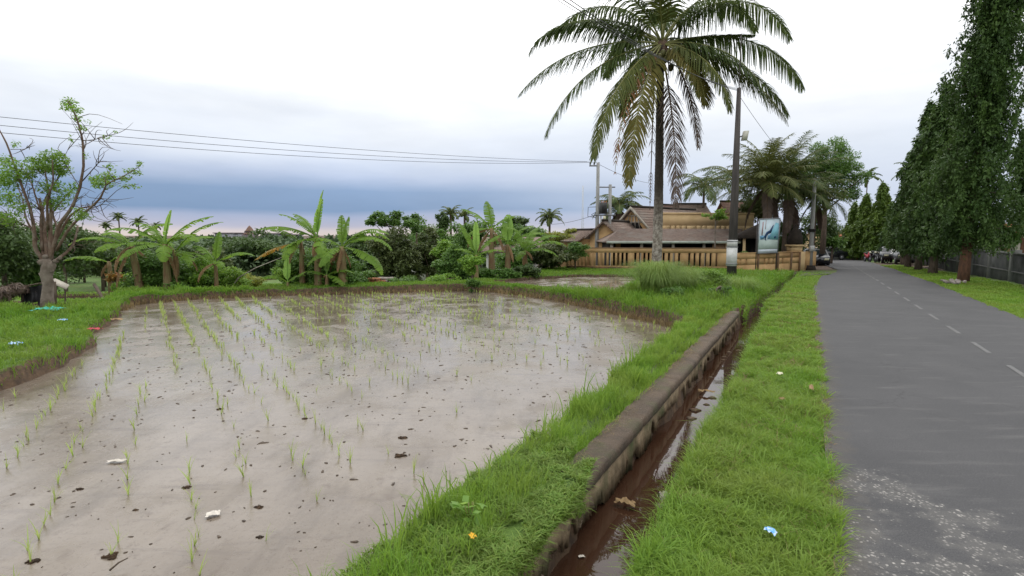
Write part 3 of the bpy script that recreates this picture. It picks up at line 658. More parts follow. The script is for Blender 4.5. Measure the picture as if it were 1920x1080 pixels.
# stones and debris in the drain
for i in range(16):
    s = 6.2 + i * .33 + random.uniform(-.1, .1); l = float(drain_l(np.array(s))) + random.uniform(-.2, .18); p = W(s, l, -.41); mb = MB(); r = random.uniform(.02, .055)
    mb.blob(p, (r * 1.3, r, r * .6), 8, .25); tag(mb.build('stone', M['mudclod'] if i % 3 else M['stone'], loc=p), 'muddy stone lying in the shallow drain water', 'stone', 'stones in the drain')

# ================================================================== PLANT BUILDERS
def leafset(mb, C, size, droop=.3, elong=2.2, rnd=None, down=None):
    """leaf shaped kites: C (N,3) positions"""
    n = len(C); a = RNG.uniform(0, 2 * pi, n); el = RNG.normal(-droop, .5, n) if down is None else RNG.normal(down, .25, n)
    d = np.stack([np.cos(a) * np.cos(el), np.sin(a) * np.cos(el), np.sin(el)], -1)
    s = np.cross(d, np.array((0, 0, 1.)) + RNG.normal(0, .45, (n, 3))); s /= np.linalg.norm(s, axis=1)[:, None] + 1e-9
    up = np.cross(s, d); sz = (size * RNG.uniform(.6, 1.3, n))[:, None]
    p1 = C; p2 = C + d * sz * .5 + s * sz / elong * .5 - up * sz * .05; p4 = C + d * sz * .5 - s * sz / elong * .5 - up * sz * .05; p3 = C + d * sz - up * sz * .12
    V = np.stack([p1, p2, p3, p4], 1).reshape(-1, 3); b = np.arange(n)[:, None] * 4
    mb.add(V, b + np.array([[0, 1, 2]]), b + np.array([[0, 2, 3]]), rnd=np.repeat(RNG.random(n) if rnd is None else rnd, 4))
def clump_pts(c, r, n):
    d = RNG.normal(0, 1, (n, 3)); d /= np.linalg.norm(d, axis=1)[:, None]
    return np.asarray(c) + d * (RNG.random(n) ** .45)[:, None] * np.asarray(r)
CR = []
def crown_pts(c, R, k, n, rc=.3, hollow=.45, floor=-1.0):
    c = np.asarray(c, float); R = np.broadcast_to(np.asarray(R, float), (3,)); out_ = []; cs = []
    while len(cs) < k:
        d = RNG.normal(0, 1, 3); d /= np.linalg.norm(d)
        if d[2] < floor: continue
        q = hollow + (1 - hollow) * RNG.random(); q *= RNG.uniform(.78, 1.08)
        cs.append(c + d * R * q)
    CR.clear()
    for q in cs:
        f = RNG.uniform(.6, 1.25); CR.append(np.full(int(n / k * f), RNG.random())); out_.append(clump_pts(q, R * rc * f * np.array((1, 1, .75)), int(n / k * f)))
    return np.vstack(out_), cs
def limb(mb, a, b, r0, r1, bend=.06, n=6):
    a, b = np.asarray(a, float), np.asarray(b, float); L_ = np.linalg.norm(b - a); o = RNG.normal(0, bend * L_, 3)
    t = np.linspace(0, 1, n)[:, None]; p = a + (b - a) * t + o * np.sin(t * pi); mb.tube(p, np.linspace(r0, r1, n), 6)
def tree(name, label, cat, px, Y, top, wpx, bot, mat, leaf=.14, k=26, n=5000, bark='bark', group=None, tr=.1, floor=-1, rc=.36, lean=0, depth=1.0, elong=2.2, basez=None):
    b = at(px, 500, Y); z0 = g1(b[0], Y) if basez is None else basez; zt = at(px, top, Y)[2]; zb = at(px, bot, Y)[2]; zb = max(zb, z0 - .1); zt = max(zt, zb + .45)
    t = thing(name, label, cat, (b[0], Y, z0), group)
    cz = (zt + zb) / 2 - z0; rx = wpx / 2 * Y / FPX; rzv = (zt - zb) / 2
    P_, cs = crown_pts((lean, 0, cz), (rx, rx * depth, rzv), int(k * 1.4), int(n * 1.9), rc, .3, floor=floor)
    rb = np.concatenate(CR) * .6 + RNG.random(len(P_)) * .4; rb = rb[P_[:, 2] > -.05]; P_ = P_[P_[:, 2] > -.05]
    mb = MB()
    top_c = max(.3, cz - rzv * .3); mb.tube([(0, 0, -.2), (.03, 0, top_c * .5), (lean * .5, 0, top_c)], [tr, tr * .8, tr * .5], 8, rough=.08)
    for q in cs[:max(6, k // 3)]: limb(mb, (lean * .3, 0, top_c * RNG.uniform(.7, 1)), q, tr * .3, tr * .08)
    mb.build('trunk', M[bark], t, smooth=True)
    mb = MB(); leafset(mb, P_, leaf, elong=elong, rnd=rb); mb.build('crown', M[mat], t)
    return t

def frond_mesh(Lf, e0, e1, ll=.95, hang=.6, n=70, seed=0, w=.045, gap=0, tipcurl=0, fold=0.0, pw=1.35):
    """palm frond along +x in the xz plane, returned as two MB (rachis, leaflets)"""
    K = 22; P_ = [np.zeros(3)]; D = []
    for k in range(K):
        t = (k + .5) / K; e = e0 + (e1 - e0) * t ** pw; D.append(np.array((cos(e), 0, sin(e)))); P_.append(P_[-1] + D[-1] * Lf / K)
    P_ = np.array(P_); D = np.array(D + [D[-1]])
    ra = MB(); ra.tube(P_, np.linspace(.045, .008, K + 1), 5)
    r = np.random.default_rng(seed); le = MB(); V = []; Q = []; T = []; R = []
    for i in range(n):
        t = .14 + .86 * (i + r.random() * .4) / n
        if r.random() < gap: continue
        f = min(t * K, K - .001); k = int(f); p = P_[k] + (P_[k + 1] - P_[k]) * (f - k); d = D[k]; nrm = np.array((-d[2], 0, d[0]))
        l = ll * (sin(pi * min(1, .12 + .88 * t) ** .8) ** .6 * .9 + .14) * r.uniform(.85, 1.1)
        for sgn in (-1, 1):
            c = len(V); side = np.array((0, sgn, 0.)); v = d * .55 + side * (.85 - .35 * t) + nrm * (.12 - fold); v /= np.linalg.norm(v)
            v = v + r.normal(0, .07, 3); q = p.copy(); rr = r.random(); hg = hang * r.uniform(.7, 1.3)
            ww = np.cross(v, nrm); ww /= np.linalg.norm(ww) + 1e-9
            for m in range(4):
                tt = m / 3; wv = w * (1 - .72 * tt ** 1.5) * (.55 if m == 0 else 1)
                V += [q - ww * wv / 2, q + ww * wv / 2]; R += [rr, rr]
                if m < 3:
                    vv = v + np.array((0, 0, -1.)) * hg * (tt + .22) * 1.7; vv /= np.linalg.norm(vv); q = q + vv * l / 3
                    Q.append((c + 2 * m, c + 2 * m + 1, c + 2 * m + 3, c + 2 * m + 2))
    le.add(V, Q, rnd=R)
    return ra, le
def frond(parent, pos, az, Lf, e0, e1, mat='palm', rmat='rachis', roll=0, yaw2=0, **k):
    ra, le = frond_mesh(Lf, radians(e0), radians(e1), seed=random.randrange(9999), **k)
    o = le.build('frond', M[mat], parent); o.location = pos; o.rotation_euler = (radians(roll), 0, radians(az))
    r = ra.build('rachis', M[rmat], o)
    return o
def palm(name, label, px, Y, crown_py, rpx, mat='palm', group=None, nf=16, tr=.13, dead=0, n=34, lean=0, w=.09, seed=1, basez=None, up=1.0, hang=.6, cat='palm tree', drp=75):
    """ordinary coconut palm, crown radius rpx in picture pixels"""
    b = at(px, 500, Y); z0 = g1(b[0], Y) if basez is None else basez; zc = at(px, crown_py, Y)[2] - z0; Lf = rpx * Y / FPX * 1.2
    t = thing(name, label, cat, (b[0], Y, z0), group); rr = random.Random(seed)
    mb = MB(); K = 14; mb.tube([(-lean + lean * (k / K) ** .7, 0, -.2 + (zc + .2) * k / K) for k in range(K + 1)], [tr * (1.25 if k == 0 else 1 - .3 * k / K) for k in range(K + 1)], 8, rough=.06)
    mb.build('trunk', M['bark'], t, smooth=True)
    for i in range(nf):
        az = i * 137.5 + rr.uniform(-12, 12); f = i / nf; e0 = (80 - 85 * f) * up; frond(t, (0, 0, zc), az, Lf * rr.uniform(.85, 1.1), e0, e0 - drp - 25 * rr.random(), mat, n=int(n * .8), w=w * .62, ll=Lf * .24, hang=hang)
    for i in range(dead): frond(t, (0, 0, zc - .1), i * 111 + 30, Lf * .8, -50, -88, 'palm_dead', 'rachisdead', n=n, w=w, ll=Lf * .14)
    return t
def banana_leaf(mb, Lf, e0, e1, wd, seed=0, tear=.55, fold=.25, rnd=None):
    r = np.random.default_rng(seed); K = 26; P_ = [np.zeros(3)]; D = []
    for k in range(K):
        t = (k + .5) / K; e = e0 + (e1 - e0) * t ** 1.5; D.append(np.array((cos(e), 0, sin(e)))); P_.append(P_[-1] + D[-1] * Lf / K)
    P_ = np.array(P_); D.append(D[-1]); mb.tube(P_, np.linspace(.028, .006, K + 1), 5, rnd=.9)
    V = []; Q = []; R = []; k0 = 4; droopv = [0, 0]
    for sgn in (-1, 1):
        gap = 0
        dz = 0
        for k in range(k0, K):
            if r.random() < tear: dz = r.uniform(-.05, .55)
            def pt(kk, q, extra=0):
                t = (kk - k0) / (K - k0); hw = wd * (max(0, sin(pi * min(1, t ** .75 * .96 + .03))) ** .55) / 2 + .004
                d = D[min(kk, K)]; nrm = np.array((-d[2], 0, d[0]))
                return P_[kk] + np.array((0, sgn, 0.)) * hw * q * (1 - .25 * dz * q) + nrm * hw * q * (fold - dz * q * .8 - .35 * q) + d * hw * q * .25
            c = len(V); ge = .0 if r.random() > tear else .35
            a0, a1 = pt(k, .0), pt(k + 1, .0); m0, m1 = pt(k, .55), pt(k + 1, .55); b0, b1 = pt(k, 1), pt(k + 1, 1); b1 = b1 + (b0 - b1) * ge; m1 = m1 + (m0 - m1) * ge * .6
            V += [a0, a1, m0, m1, b0, b1]; Q += [(c, c + 1, c + 3, c + 2), (c + 2, c + 3, c + 5, c + 4)]; R += [(rnd if rnd is not None else r.random() * .5 + .2)] * 6
    mb.add(V, Q, rnd=R)
def banana(label, px, Y, topst, leaves, group='banana plants', tr=.1, basez=None, dry=2, lean=0, dx=0):
    """topst: picture row where the stem ends; leaves: list of (azimuth, length, e0, e1, width, mat)"""
    b = at(px, 500, Y); z0 = g1(b[0], Y) if basez is None else basez; zs = at(px, topst, Y)[2] - z0
    t = thing('banana_plant', label, 'banana plant', (b[0], Y, z0), group)
    mb = MB(); K = 8; top = np.array((lean, 0, zs)); mb.tube([(lean * (k / K) ** 1.5, 0, -.1 + (zs + .1) * k / K) for k in range(K + 1)], [tr * (1.2 - .55 * k / K) for k in range(K + 1)], 9, rough=.06); mb.build('stem', M['bananastem'], t, smooth=True)
    for (az, Lf, e0, e1, wd, mat) in leaves:
        mb = MB(); banana_leaf(mb, Lf, radians(e0), radians(e1), wd, random.randrange(9999), tear=.2 if mat == 'banana_new' else .6, fold=.9 if mat == 'banana_new' else .25)
        o = mb.build('leaf', M[mat], t); o.location = top - np.array((0, 0, .05)); o.rotation_euler = (0, 0, radians(az))
    for i in range(dry):
        mb = MB(); banana_leaf(mb, zs * random.uniform(.35, .75), radians(random.uniform(-65, 0)), radians(-89), random.uniform(.1, .22), random.randrange(9999), tear=.9, fold=-.2)
        o = mb.build('dry_leaf', M['banana_dry'], t); o.location = top * .97; o.rotation_euler = (0, 0, radians(random.uniform(0, 360)))
    return t

# ================================================================== THE MAIN PALM
def main_palm():
    Yp = 24.0; b = at(1230, 515, Yp); z0 = g1(b[0], Yp); zc = at(1238, 88, Yp)[2] - z0
    t = thing('coconut_palm', 'tall coconut palm with a ringed grey trunk standing alone before the orange wall', 'palm tree', (b[0], Yp, z0))
    xc = at(1241, 88, Yp)[0] - b[0]
    mb = MB(); K = 150; pts = []; rad = []
    for k in range(K + 1):
        q = k / K; pts.append((xc * q ** 1.3 + .03 * sin(q * 5), 0, -.3 + (zc + .3) * q)); rad.append((.225 - .085 * q + .10 * max(0, 1 - q * 14) + .007 * (k % 2) + (.10 * max(0, q - .93) / .07)))
    mb.tube(pts, rad, 14, rough=.035)
    mb.build('trunk', trunkmat(), t, smooth=False)
    c = np.array((xc, 0, zc + .15))
    F = [  # az, length, e0, e1, mat, kwargs
        (176, 6.5, 24, -62, 'palm', dict(pw=2.2)), (184, 6.9, 2, -52, 'palm', {}), (198, 7.0, -14, -72, 'palm', {}), (222, 7.2, -30, -78, 'palm_olive_lit', {}),
        (236, 7.3, -40, -84, 'palm_yellow', dict(hang=.9)), (165, 6.0, 36, -40, 'palm', {}), 
        (4, 7.6, 14, -62, 'palm', dict(ll=1.35, hang=1.3, pw=1.7)), (350, 6.8, -8, -62, 'palm', dict(ll=1.2)), (8, 4.2, 12, 0, 'palm', dict(ll=.6, hang=.6)), (338, 6.6, -18, -62, 'palm_olive_lit', {}),
        (312, 5.2, -20, -82, 'palm_olive_lit', {}), (300, 4.4, -28, -84, 'palm_yellow', dict(hang=.6)), (326, 6.2, -6, -80, 'palm', {}),
        (12, 8.2, 48, -58, 'palm', dict(ll=1.35, hang=1.2, pw=1.5)), (352, 7.2, 58, -40, 'palm', dict(ll=1.2)), (150, 6.6, 58, -45, 'palm', dict(ll=1.2)), (200, 6.0, 58, -30, 'palm', {}), (250, 5.6, 62, -30, 'palm_olive_lit', dict(hang=.5, ll=1.1)),
        (285, 5.8, 74, 0, 'palm', {}), (75, 6.2, 66, -30, 'palm', {}), (110, 6.2, 40, -55, 'palm', {}), (50, 6.4, 30, -66, 'palm', {}), (95, 6.0, 12, -74, 'palm', {}), (25, 6.6, 60, -50, 'palm', {})]
    F += [(235, 7.9, -34, -86, 'palm_brown', dict(hang=1.2, ll=.55, gap=.5, w=.045))]
    for az, Lf, e0, e1, m, k in F:
        Lf *= random.uniform(.93, 1.06); az += random.uniform(-5, 5); kw = dict(ll=1.2, hang=1.0, n=100, w=.070); kw.update(k); frond(t, c, az, Lf, e0, e1, m, **kw)
    # dead hanging fronds against the trunk
    frond(t, c + (.1, -.2, -1.0), 288, 6.2, -72, -91, 'palm_dead', 'rachisdead', ll=1.1, hang=.8, n=84, w=.05, gap=.05)
    frond(t, c + (-.32, -.1, -.8), 250, 6.4, -84, -88, 'palm_dead', 'rachisdead', ll=.35, hang=1.4, n=40, w=.03, gap=.5)
    frond(t, c + (.5, -.2, -.7), 305, 4.2, -60, -86, 'palm_dead', 'rachisdead', ll=.8, hang=.9, n=60, w=.05, gap=.1)
    frond(t, c + (-.2, -.1, -.9), 215, 3.2, -70, -88, 'palm_dead', 'rachisdead', ll=.4, hang=.9, n=30, w=.035, gap=.1)
    for i in range(16):
        a = random.uniform(0, 2 * pi); r = random.uniform(.22, .55) ; mb = MB(); mb.blob((0, 0, 0), (.13, .13, .16), 10, .04)
        o = mb.build('coconut', M['coconut'], t, smooth=True); o.location = c + ((-.35 if i < 9 else .1) + cos(a) * r * .8, sin(a) * r - .15, -.55 - random.random() * .8)
    mb = MB()
    for i in range(26):
        a = random.uniform(0, 2 * pi); p = c + (0, 0, -.2); q = p + np.array((cos(a) * .5, sin(a) * .5, -.5)); mb.tube([p, (p + q) / 2 + (0, 0, .2), q, q + (cos(a) * .06, sin(a) * .06, -.7)], [.03, .025, .012, .006], 5)
    mb.build('fruit_stalks', M['rachisdead'], t)
    mb = MB(); mb.blob(c - (0, 0, .35), (.24, .24, .5), 12, .3); mb.build('leaf_base', M['rachisdead'], t, smooth=True)
def trunkmat():
    m, tt, b = newmat('ringed palm trunk')
    n = noise(tt, 5, 6, .65, stretch=(2, 2, 6)); c = mixc(tt, mrange(tt, n, .35, .65), (.085, .07, .06), (.045, .036, .030))
    g = N(tt, 'ShaderNodeNewGeometry'); sp = N(tt, 'ShaderNodeSeparateXYZ'); tt.links.new(g.outputs['Position'], sp.inputs[0])
    lich = mixc(tt, mrange(tt, noise(tt, 7, 7, .7), .42, .6), (.14, .115, .09), (.40, .36, .31))
    c = mixc(tt, mrange(tt, mth(tt, 'ADD', sp.outputs['Z'], noise(tt, 3, 5)), 4.2, 2.6), c, lich)
    tt.links.new(c, b.inputs['Base Color']); b.inputs['Roughness'].default_value = .9; bump(tt, b, n, .8, .04); return m
main_palm()

# ================================================================== RIGHT HAND MAST TREES
def mast(label, x, y, htop, R, zb, n, mat='mast', leaf=.2, tr=.2, prof=None, seed=1, trunk='barkred', group='mast trees along the road', lean=0, per=34, big=False):
    z0 = float(rzc(np.array(y))); t = thing('mast_tree', label, 'tree', (x, y, z0), group)
    mb = MB(); K = 14; mb.tube([(lean * (k / K), 0, -.2 + (htop) * k / K) for k in range(K + 1)], [tr * (1.35 if k == 0 else 1.1 - .95 * k / K) for k in range(K + 1)], 10, rough=.09); mb.build('trunk', M[trunk], t, smooth=True)
    C = []; D = []; RB = []
    for i in range(n):
        q = (i + RNG.random()) / n; h = zb + (htop - zb) * q; r = R * ((.42 + .58 * (1 - q) ** 2.2) if big else (1 - q) ** .55) * RNG.uniform(.35, 1.15) * (1 + .13 * sin(h * 1.7 + seed) + .10 * sin(h * 4.3 + seed * 2)) + .10
        if q < .06: r *= .6 + q * 6.6
        a = RNG.uniform(0, 2 * pi); cc = np.array((lean * h / htop + .08 * sin(h * 1.3 + seed), 0, h)); s0 = cc + np.array((cos(a), sin(a), 0)) * r * .25 + (0, 0, .25)
        e = cc + np.array((cos(a), sin(a), 0)) * r
        u = RNG.random(per); ln = RNG.uniform(.45, 1.0) * (1 if R > 1 else .8)
        p = s0 + (e - s0) * np.minimum(1, u * 2)[:, None] + np.array((0, 0, -1.)) * (np.maximum(0, u - .4) * ln)[:, None] + RNG.normal(0, .045, (per, 3))
        C.append(p); RB.append(np.full(per + per // 2, RNG.random()))
        m_ = per // 2; aa = RNG.uniform(0, 2 * pi, m_); rr = r * RNG.random(m_) ** .5 * .75; C.append(np.stack([cc[0] + np.cos(aa) * rr, cc[1] + np.sin(aa) * rr, cc[2] + RNG.normal(0, .25, m_)], -1))
    C = np.vstack(C); RB = np.concatenate(RB) * .65 + RNG.random(len(C)) * .35; kk = C[:, 2] > max(.4, zb - .9); C = C[kk]; RB = RB[kk]
    mb = MB(); leafset(mb, C, leaf, elong=2.4, droop=.75, rnd=RB); mb.build('crown', M[mat], t)
    mb = MB()
    for i in range(24):
        a = RNG.uniform(0, 2 * pi); h = zb + .2 + (htop - zb) * .8 * i / 24; r = R * .6 * (1 - i / 30); limb(mb, (lean * h / htop, 0, h), (cos(a) * r, sin(a) * r, h - .1), .035, .01, .1)
    mb.build('branches', M['bark'], t)
x, y, _ = W(25.1, 5.05)
mast('tallest dark mast tree with a red brown trunk, nearest of the roadside row', x, y, 13.9, 1.7, 1.4, 900, leaf=.14, tr=.155, per=56, lean=.6, big=True)
for i, (px, Y, top, wpx, lab, n) in enumerate(((1750, 26.3, 178, 112, 'second dark mast tree, just behind the tallest one', 520), (1722, 30.5, 205, 88, 'third dark mast tree from the front, at the left of the tall group', 420),
        (1702, 35.5, 290, 70, 'fourth dark mast tree, half hidden behind the tall group', 300), (1692, 41, 330, 52, 'fifth dark mast tree, beside the parked cars', 240))):
    b = at(px, 500, Y); zt = at(px, top, Y)[2]; mast(lab, b[0], Y, zt + .4, wpx / 2 * Y / 1000, 1.3, n, seed=i + 3, leaf=.24, tr=.17, trunk='bark')
b = at(1915, 500, 22.5); mast('slim dark mast tree behind the tallest one, at the right edge of the photo', b[0], 22.5, 6.3, 1.0, 2.6, 200, seed=9, leaf=.2, tr=.10)
for i, (px, Y, top, wpx, lab) in enumerate(((1647, 55, 352, 54, 'tallest of the yellow green mast trees at the end of the road'), (1617, 58, 372, 50, 'middle yellow green mast tree at the end of the road'),
        (1597, 60, 388, 44, 'shortest yellow green mast tree beside the gap in the road end'), (1668, 52, 395, 34, 'dark green mast tree between the far row and the parked cars'))):
    b = at(px, 500, Y); zt = at(px, top, Y)[2] + 1.2; mast(lab, b[0], Y, zt, wpx / 2 * Y / 1000, .7, 300, 'mast_young' if i < 3 else 'mast', seed=i + 13, leaf=.34, tr=.16, trunk='bark')

# ================================================================== LEFT POLLARDED TREE
def pollard():
    Y0 = 13.4; b = at(90, 575, Y0); z0 = g1(b[0], Y0); t = thing('pollarded_tree', 'knobbly pollarded tree with bare upright limbs and sparse light green leaves on the left bank', 'tree', (b[0], Y0, z0))
    o = np.array((b[0], Y0, z0))
    def pp(q, dy=0): return at(q[0], q[1], Y0 + dy) - o
    mb = MB(); tr = [(90, 582), (88, 560), (90, 535), (86, 515), (92, 497), (90, 485)]
    mb.tube([pp(q) for q in tr], [.17, .13, .12, .125, .155, .11], 12, rough=.09)
    for q in ((78, 492), (104, 490), (86, 482), (96, 508), (80, 515), (112, 484)): mb.blob(pp(q, random.uniform(-.1, .1)), random.uniform(.05, .08), 9, .3)
    mb.build('trunk', M['barkgrey'], t, smooth=True)
    limbs = [([(84, 492), (66, 468), (64, 430), (58, 395), (36, 335), (14, 272), (-4, 238)], .075, .016, -.2), ([(90, 488), (84, 440), (80, 400), (74, 372)], .07, .04, .2), ([(96, 488), (94, 440), (96, 395), (90, 350), (84, 320)], .08, .02, .1),
             ([(92, 490), (104, 450), (112, 420), (136, 388), (150, 352), (157, 310), (155, 262), (146, 228), (134, 200), (126, 188)], .07, .012, -.2), ([(102, 490), (122, 476), (136, 462), (143, 440), (146, 424)], .055, .03, .3),
             ([(106, 470), (128, 430), (160, 398), (188, 372), (200, 345), (232, 330), (262, 312)], .05, .010, -.4), ([(100, 460), (130, 405), (152, 390), (178, 386), (198, 352), (206, 320)], .04, .01, .4),
             ([(80, 470), (76, 410), (86, 370), (112, 330), (130, 300)], .05, .012, .3), ([(70, 450), (48, 410), (42, 370), (28, 340)], .04, .01, .5), ([(86, 480), (108, 430), (98, 400), (120, 372), (140, 350)], .045, .012, .6),
             ([(154, 340), (170, 322), (186, 304), (192, 296)], .02, .008, -.3), ([(155, 264), (176, 262), (200, 256), (216, 244)], .014, .005, -.2), ([(64, 430), (30, 415), (0, 410)], .03, .01, .3), ([(90, 430), (88, 380), (100, 340), (98, 300)], .05, .015, -.5),
             ([(130, 400), (140, 385), (160, 395), (190, 384), (225, 352), (260, 345)], .02, .006, -.1), ([(84, 485), (76, 455), (86, 420), (70, 380), (60, 345), (40, 310)], .05, .012, .4), ([(20, 280), (44, 280), (66, 272)], .012, .004, 0), ([(150, 352), (118, 300), (136, 262)], .015, .005, .3)]
    for pts, r0, r1, dy in limbs:
        mb = MB(); P_ = np.array([pp(q, dy * (i / len(pts)) * 2) for i, q in enumerate(pts)]); k = np.linspace(0, len(P_) - 1, len(P_) * 3)
        P2 = np.stack([np.interp(k, range(len(P_)), P_[:, a]) for a in range(3)], -1)
        mb.tube(P2, np.linspace(r0 * .72, r1 * .72, len(P2)), 7, rough=.12); lo = mb.build('limb', M['limb'] if r0 > .03 else M['bark'], t, smooth=True)
        mt = MB()
        for q in range(3 + len(P2) // 2):
            k_ = random.randrange(len(P2) // 3, max(len(P2) // 3 + 2, int(len(P2) * .8))); d_ = P2[k_] - P2[k_ - 1]; d_ /= np.linalg.norm(d_) + 1e-9; e_ = P2[k_] + (d_ * .8 + RNG.normal(0, .75, 3)) * random.uniform(.15, .42); limb(mt, P2[k_], e_, .009, .003, .15)
        mt.build('twigs', M['bark'], lo)
    mb = MB()
    cl_ = [(100, 296, 26, 15, 330), (84, 312, 26, 14, 260), (112, 318, 22, 12, 200), (70, 318, 20, 10, 120), (30, 318, 26, 20, 260), (14, 340, 22, 16, 220), (50, 330, 16, 12, 110), (10, 300, 14, 12, 70), (60, 300, 12, 8, 50), (98, 350, 24, 14, 200), (106, 380, 20, 14, 150),
           (130, 192, 14, 9, 70), (140, 204, 14, 8, 60), (146, 222, 9, 7, 26), (152, 238, 6, 5, 12), (120, 200, 7, 7, 20), (202, 332, 16, 11, 120), (190, 345, 18, 9, 120), (180, 336, 14, 8, 60), (250, 322, 16, 7, 60), (232, 334, 12, 6, 40), (262, 308, 6, 8, 20), (206, 312, 8, 8, 24),
           (240, 348, 20, 5, 40), (200, 258, 10, 4, 14), (134, 262, 4, 6, 8), (216, 246, 4, 3, 6), (150, 398, 14, 10, 70), (126, 364, 16, 12, 80), (140, 350, 10, 10, 40), (155, 405, 18, 8, 70), (16, 372, 24, 16, 180), (40, 390, 24, 14, 120), (20, 410, 24, 14, 130), (28, 270, 8, 8, 16),
           (0, 330, 18, 20, 150), (155, 240, 8, 4, 12), (165, 228, 6, 3, 8), (162, 292, 5, 8, 10)]
    C = []
    for (a, c, rx, ry, n) in cl_:
        p = pp((a, c), RNG.uniform(-.5, .5)); r = rx * Y0 / 1000; C.append(clump_pts(p, (r, r, ry * Y0 / 1000), int(n * 2.4)))
    leafset(mb, np.vstack(C), .07, elong=2.0, droop=.15); mb.build('crown', M['bushbright'], t)
pollard()

# ================================================================== TREES AND SHRUBS, near to far
T = tree
T('leafy_tree', 'dark leafy tree behind the pollarded tree at the left edge of the photo', 'tree', 5, 18, 338, 190, 560, 'bushdark', .15, 30, 8000, rc=.28)
T('leafy_tree', 'mid green tree filling the gap left of the first banana plants', 'tree', 120, 30, 415, 150, 510, 'bushdark', .22, 26, 5000)
T('leafy_tree', 'grey green tree behind the pollarded tree, right of its trunk', 'tree', 190, 34, 432, 110, 520, 'olive', .22, 22, 4000)
T('shrub', 'low green shrub behind the black tarp', 'shrub', 48, 19, 500, 110, 560, 'bush', .13, 16, 3000)
T('shrub', 'red and orange leaved shrub left of the first banana plants', 'shrub', 212, 19.5, 508, 44, 532, 'bushred', .12, 8, 260)
T('shrub', 'light green shrub at the foot of the red leaved one', 'shrub', 228, 18.9, 525, 60, 556, 'bushbright', .12, 10, 1300)
T('shrub', 'green undergrowth shrub between the stems of the first banana plants', 'shrub', 345, 19.2, 490, 120, 548, 'bush', .13, 18, 3400)
T('shrub', 'yellow green shrub right of the first banana plants', 'shrub', 412, 19.8, 495, 90, 550, 'bushbright', .12, 16, 2600)
T('shrub', 'low yellow green shrub beside the open terrace water', 'shrub', 458, 20.5, 505, 70, 548, 'bushyellow', .11, 14, 1600)
T('round_tree', 'dark round tree in the valley between the two banana clumps', 'tree', 475, 52, 436, 130, 505, 'bushdark', .35, 26, 4600)
T('round_tree', 'dark round tree in the valley left of the round one', 'tree', 395, 60, 444, 70, 500, 'bushdark', .35, 18, 2500)
T('leafy_tree', 'loose green shrub tree inside the second banana clump', 'tree', 572, 20, 462, 110, 545, 'bush', .12, 26, 4200, rc=.26)
T('shrub', 'pale green vine covered shrub at the foot of the second banana clump', 'shrub', 540, 19.6, 480, 60, 545, 'bushbright', .11, 14, 1500)
T('shrub', 'green shrub right of the second banana clump, by the brick pile', 'shrub', 668, 20.8, 500, 60, 545, 'bush', .12, 14, 1900)
T('dense_tree', 'dense olive tree in the middle of the hedge line, behind the brick pile', 'tree', 745, 25, 420, 125, 540, 'olive', .16, 34, 9000, rc=.27)
T('dense_tree', 'dense olive tree right of the first, shading a white wall', 'tree', 806, 26.5, 428, 90, 535, 'olive', .16, 26, 6000, rc=.27)
T('feathery_tree', 'feathery light green tree sticking up above the olive trees', 'tree', 738, 29, 386, 100, 445, 'bush', .16, 15, 2600, rc=.2, floor=-.3)
T('feathery_tree', 'small feathery tuft tree right of the feathery light green tree', 'tree', 782, 31, 396, 22, 440, 'bush', .16, 7, 600, rc=.35)
T('shrub', 'dark green shrub with broad leaves behind the bund stem', 'shrub', 852, 22.5, 455, 80, 540, 'bush', .16, 22, 4200)
T('shrub', 'bright green shrub at the bend of the hedge line', 'shrub', 838, 24, 445, 70, 500, 'bushbright', .15, 16, 2200)
T('shrub', 'low bright shrub on the bund right of the olive trees', 'shrub', 828, 20.6, 510, 70, 548, 'bushbright', .10, 12, 1700)
T('shrub', 'low grey green shrub at the foot of the olive trees', 'shrub', 762, 20.6, 515, 80, 546, 'bush', .10, 12, 1700)
T('sapling', 'bushy sapling standing on the bund corner between the two paddies', 'tree', 884, 18.9, 470, 48, 515, 'bushbright', .10, 14, 1900, tr=.05)
T('shrub', 'small weedy shrub at the foot of the bund corner sapling', 'shrub', 887, 18.7, 515, 34, 548, 'bush', .08, 10, 900)
T('leafy_tree', 'mid green tree behind the third banana clump', 'tree', 900, 34, 408, 110, 480, 'bush', .22, 20, 3200)
T('leafy_tree', 'green tree behind the third banana clump, left of the round headed palm', 'tree', 985, 36, 418, 90, 480, 'bush', .22, 18, 2800)
T('drooping_bush', 'dark drooping bush against the left end of the orange wall', 'shrub', 1035, 27.5, 448, 110, 520, 'olive', .17, 24, 5000, rc=.26)
T('shrub', 'small green bush leaning over the left end of the orange wall', 'shrub', 1078, 27.2, 452, 50, 482, 'bush', .13, 12, 1500, tr=.04)
T('shrub', 'yellow leaved shrub left of the little gabled house', 'shrub', 1040, 35, 430, 70, 462, 'bushyellow', .18, 12, 1000)
T('shrub', 'reddish yellow shrub above the left end of the orange wall', 'shrub', 1075, 38, 420, 50, 450, 'bushyellow', .2, 10, 700)
T('conifer', 'thin pointed conifer among the far palms', 'tree', 832, 40, 385, 22, 450, 'bushdark', .2, 14, 1100, rc=.4)
T('leafy_tree', 'flat topped dark tree left of the round headed palm', 'tree', 970, 48, 402, 50, 440, 'bushdark', .3, 10, 900, rc=.3)
T('leafy_tree', 'mid green tree filling the hedge line behind the olive trees', 'tree', 860, 36, 418, 90, 500, 'bush', .24, 18, 2800)
T('leafy_tree', 'dark tree at the far left of the hedge line behind the second banana clump', 'tree', 690, 34, 425, 80, 530, 'bushdark', .24, 18, 3000)
T('shrub', 'leafy green creeper bush on the mound left of the lamp post', 'shrub', 1335, 16.4, 500, 92, 552, 'bushbright', .10, 16, 3600, depth=.8)
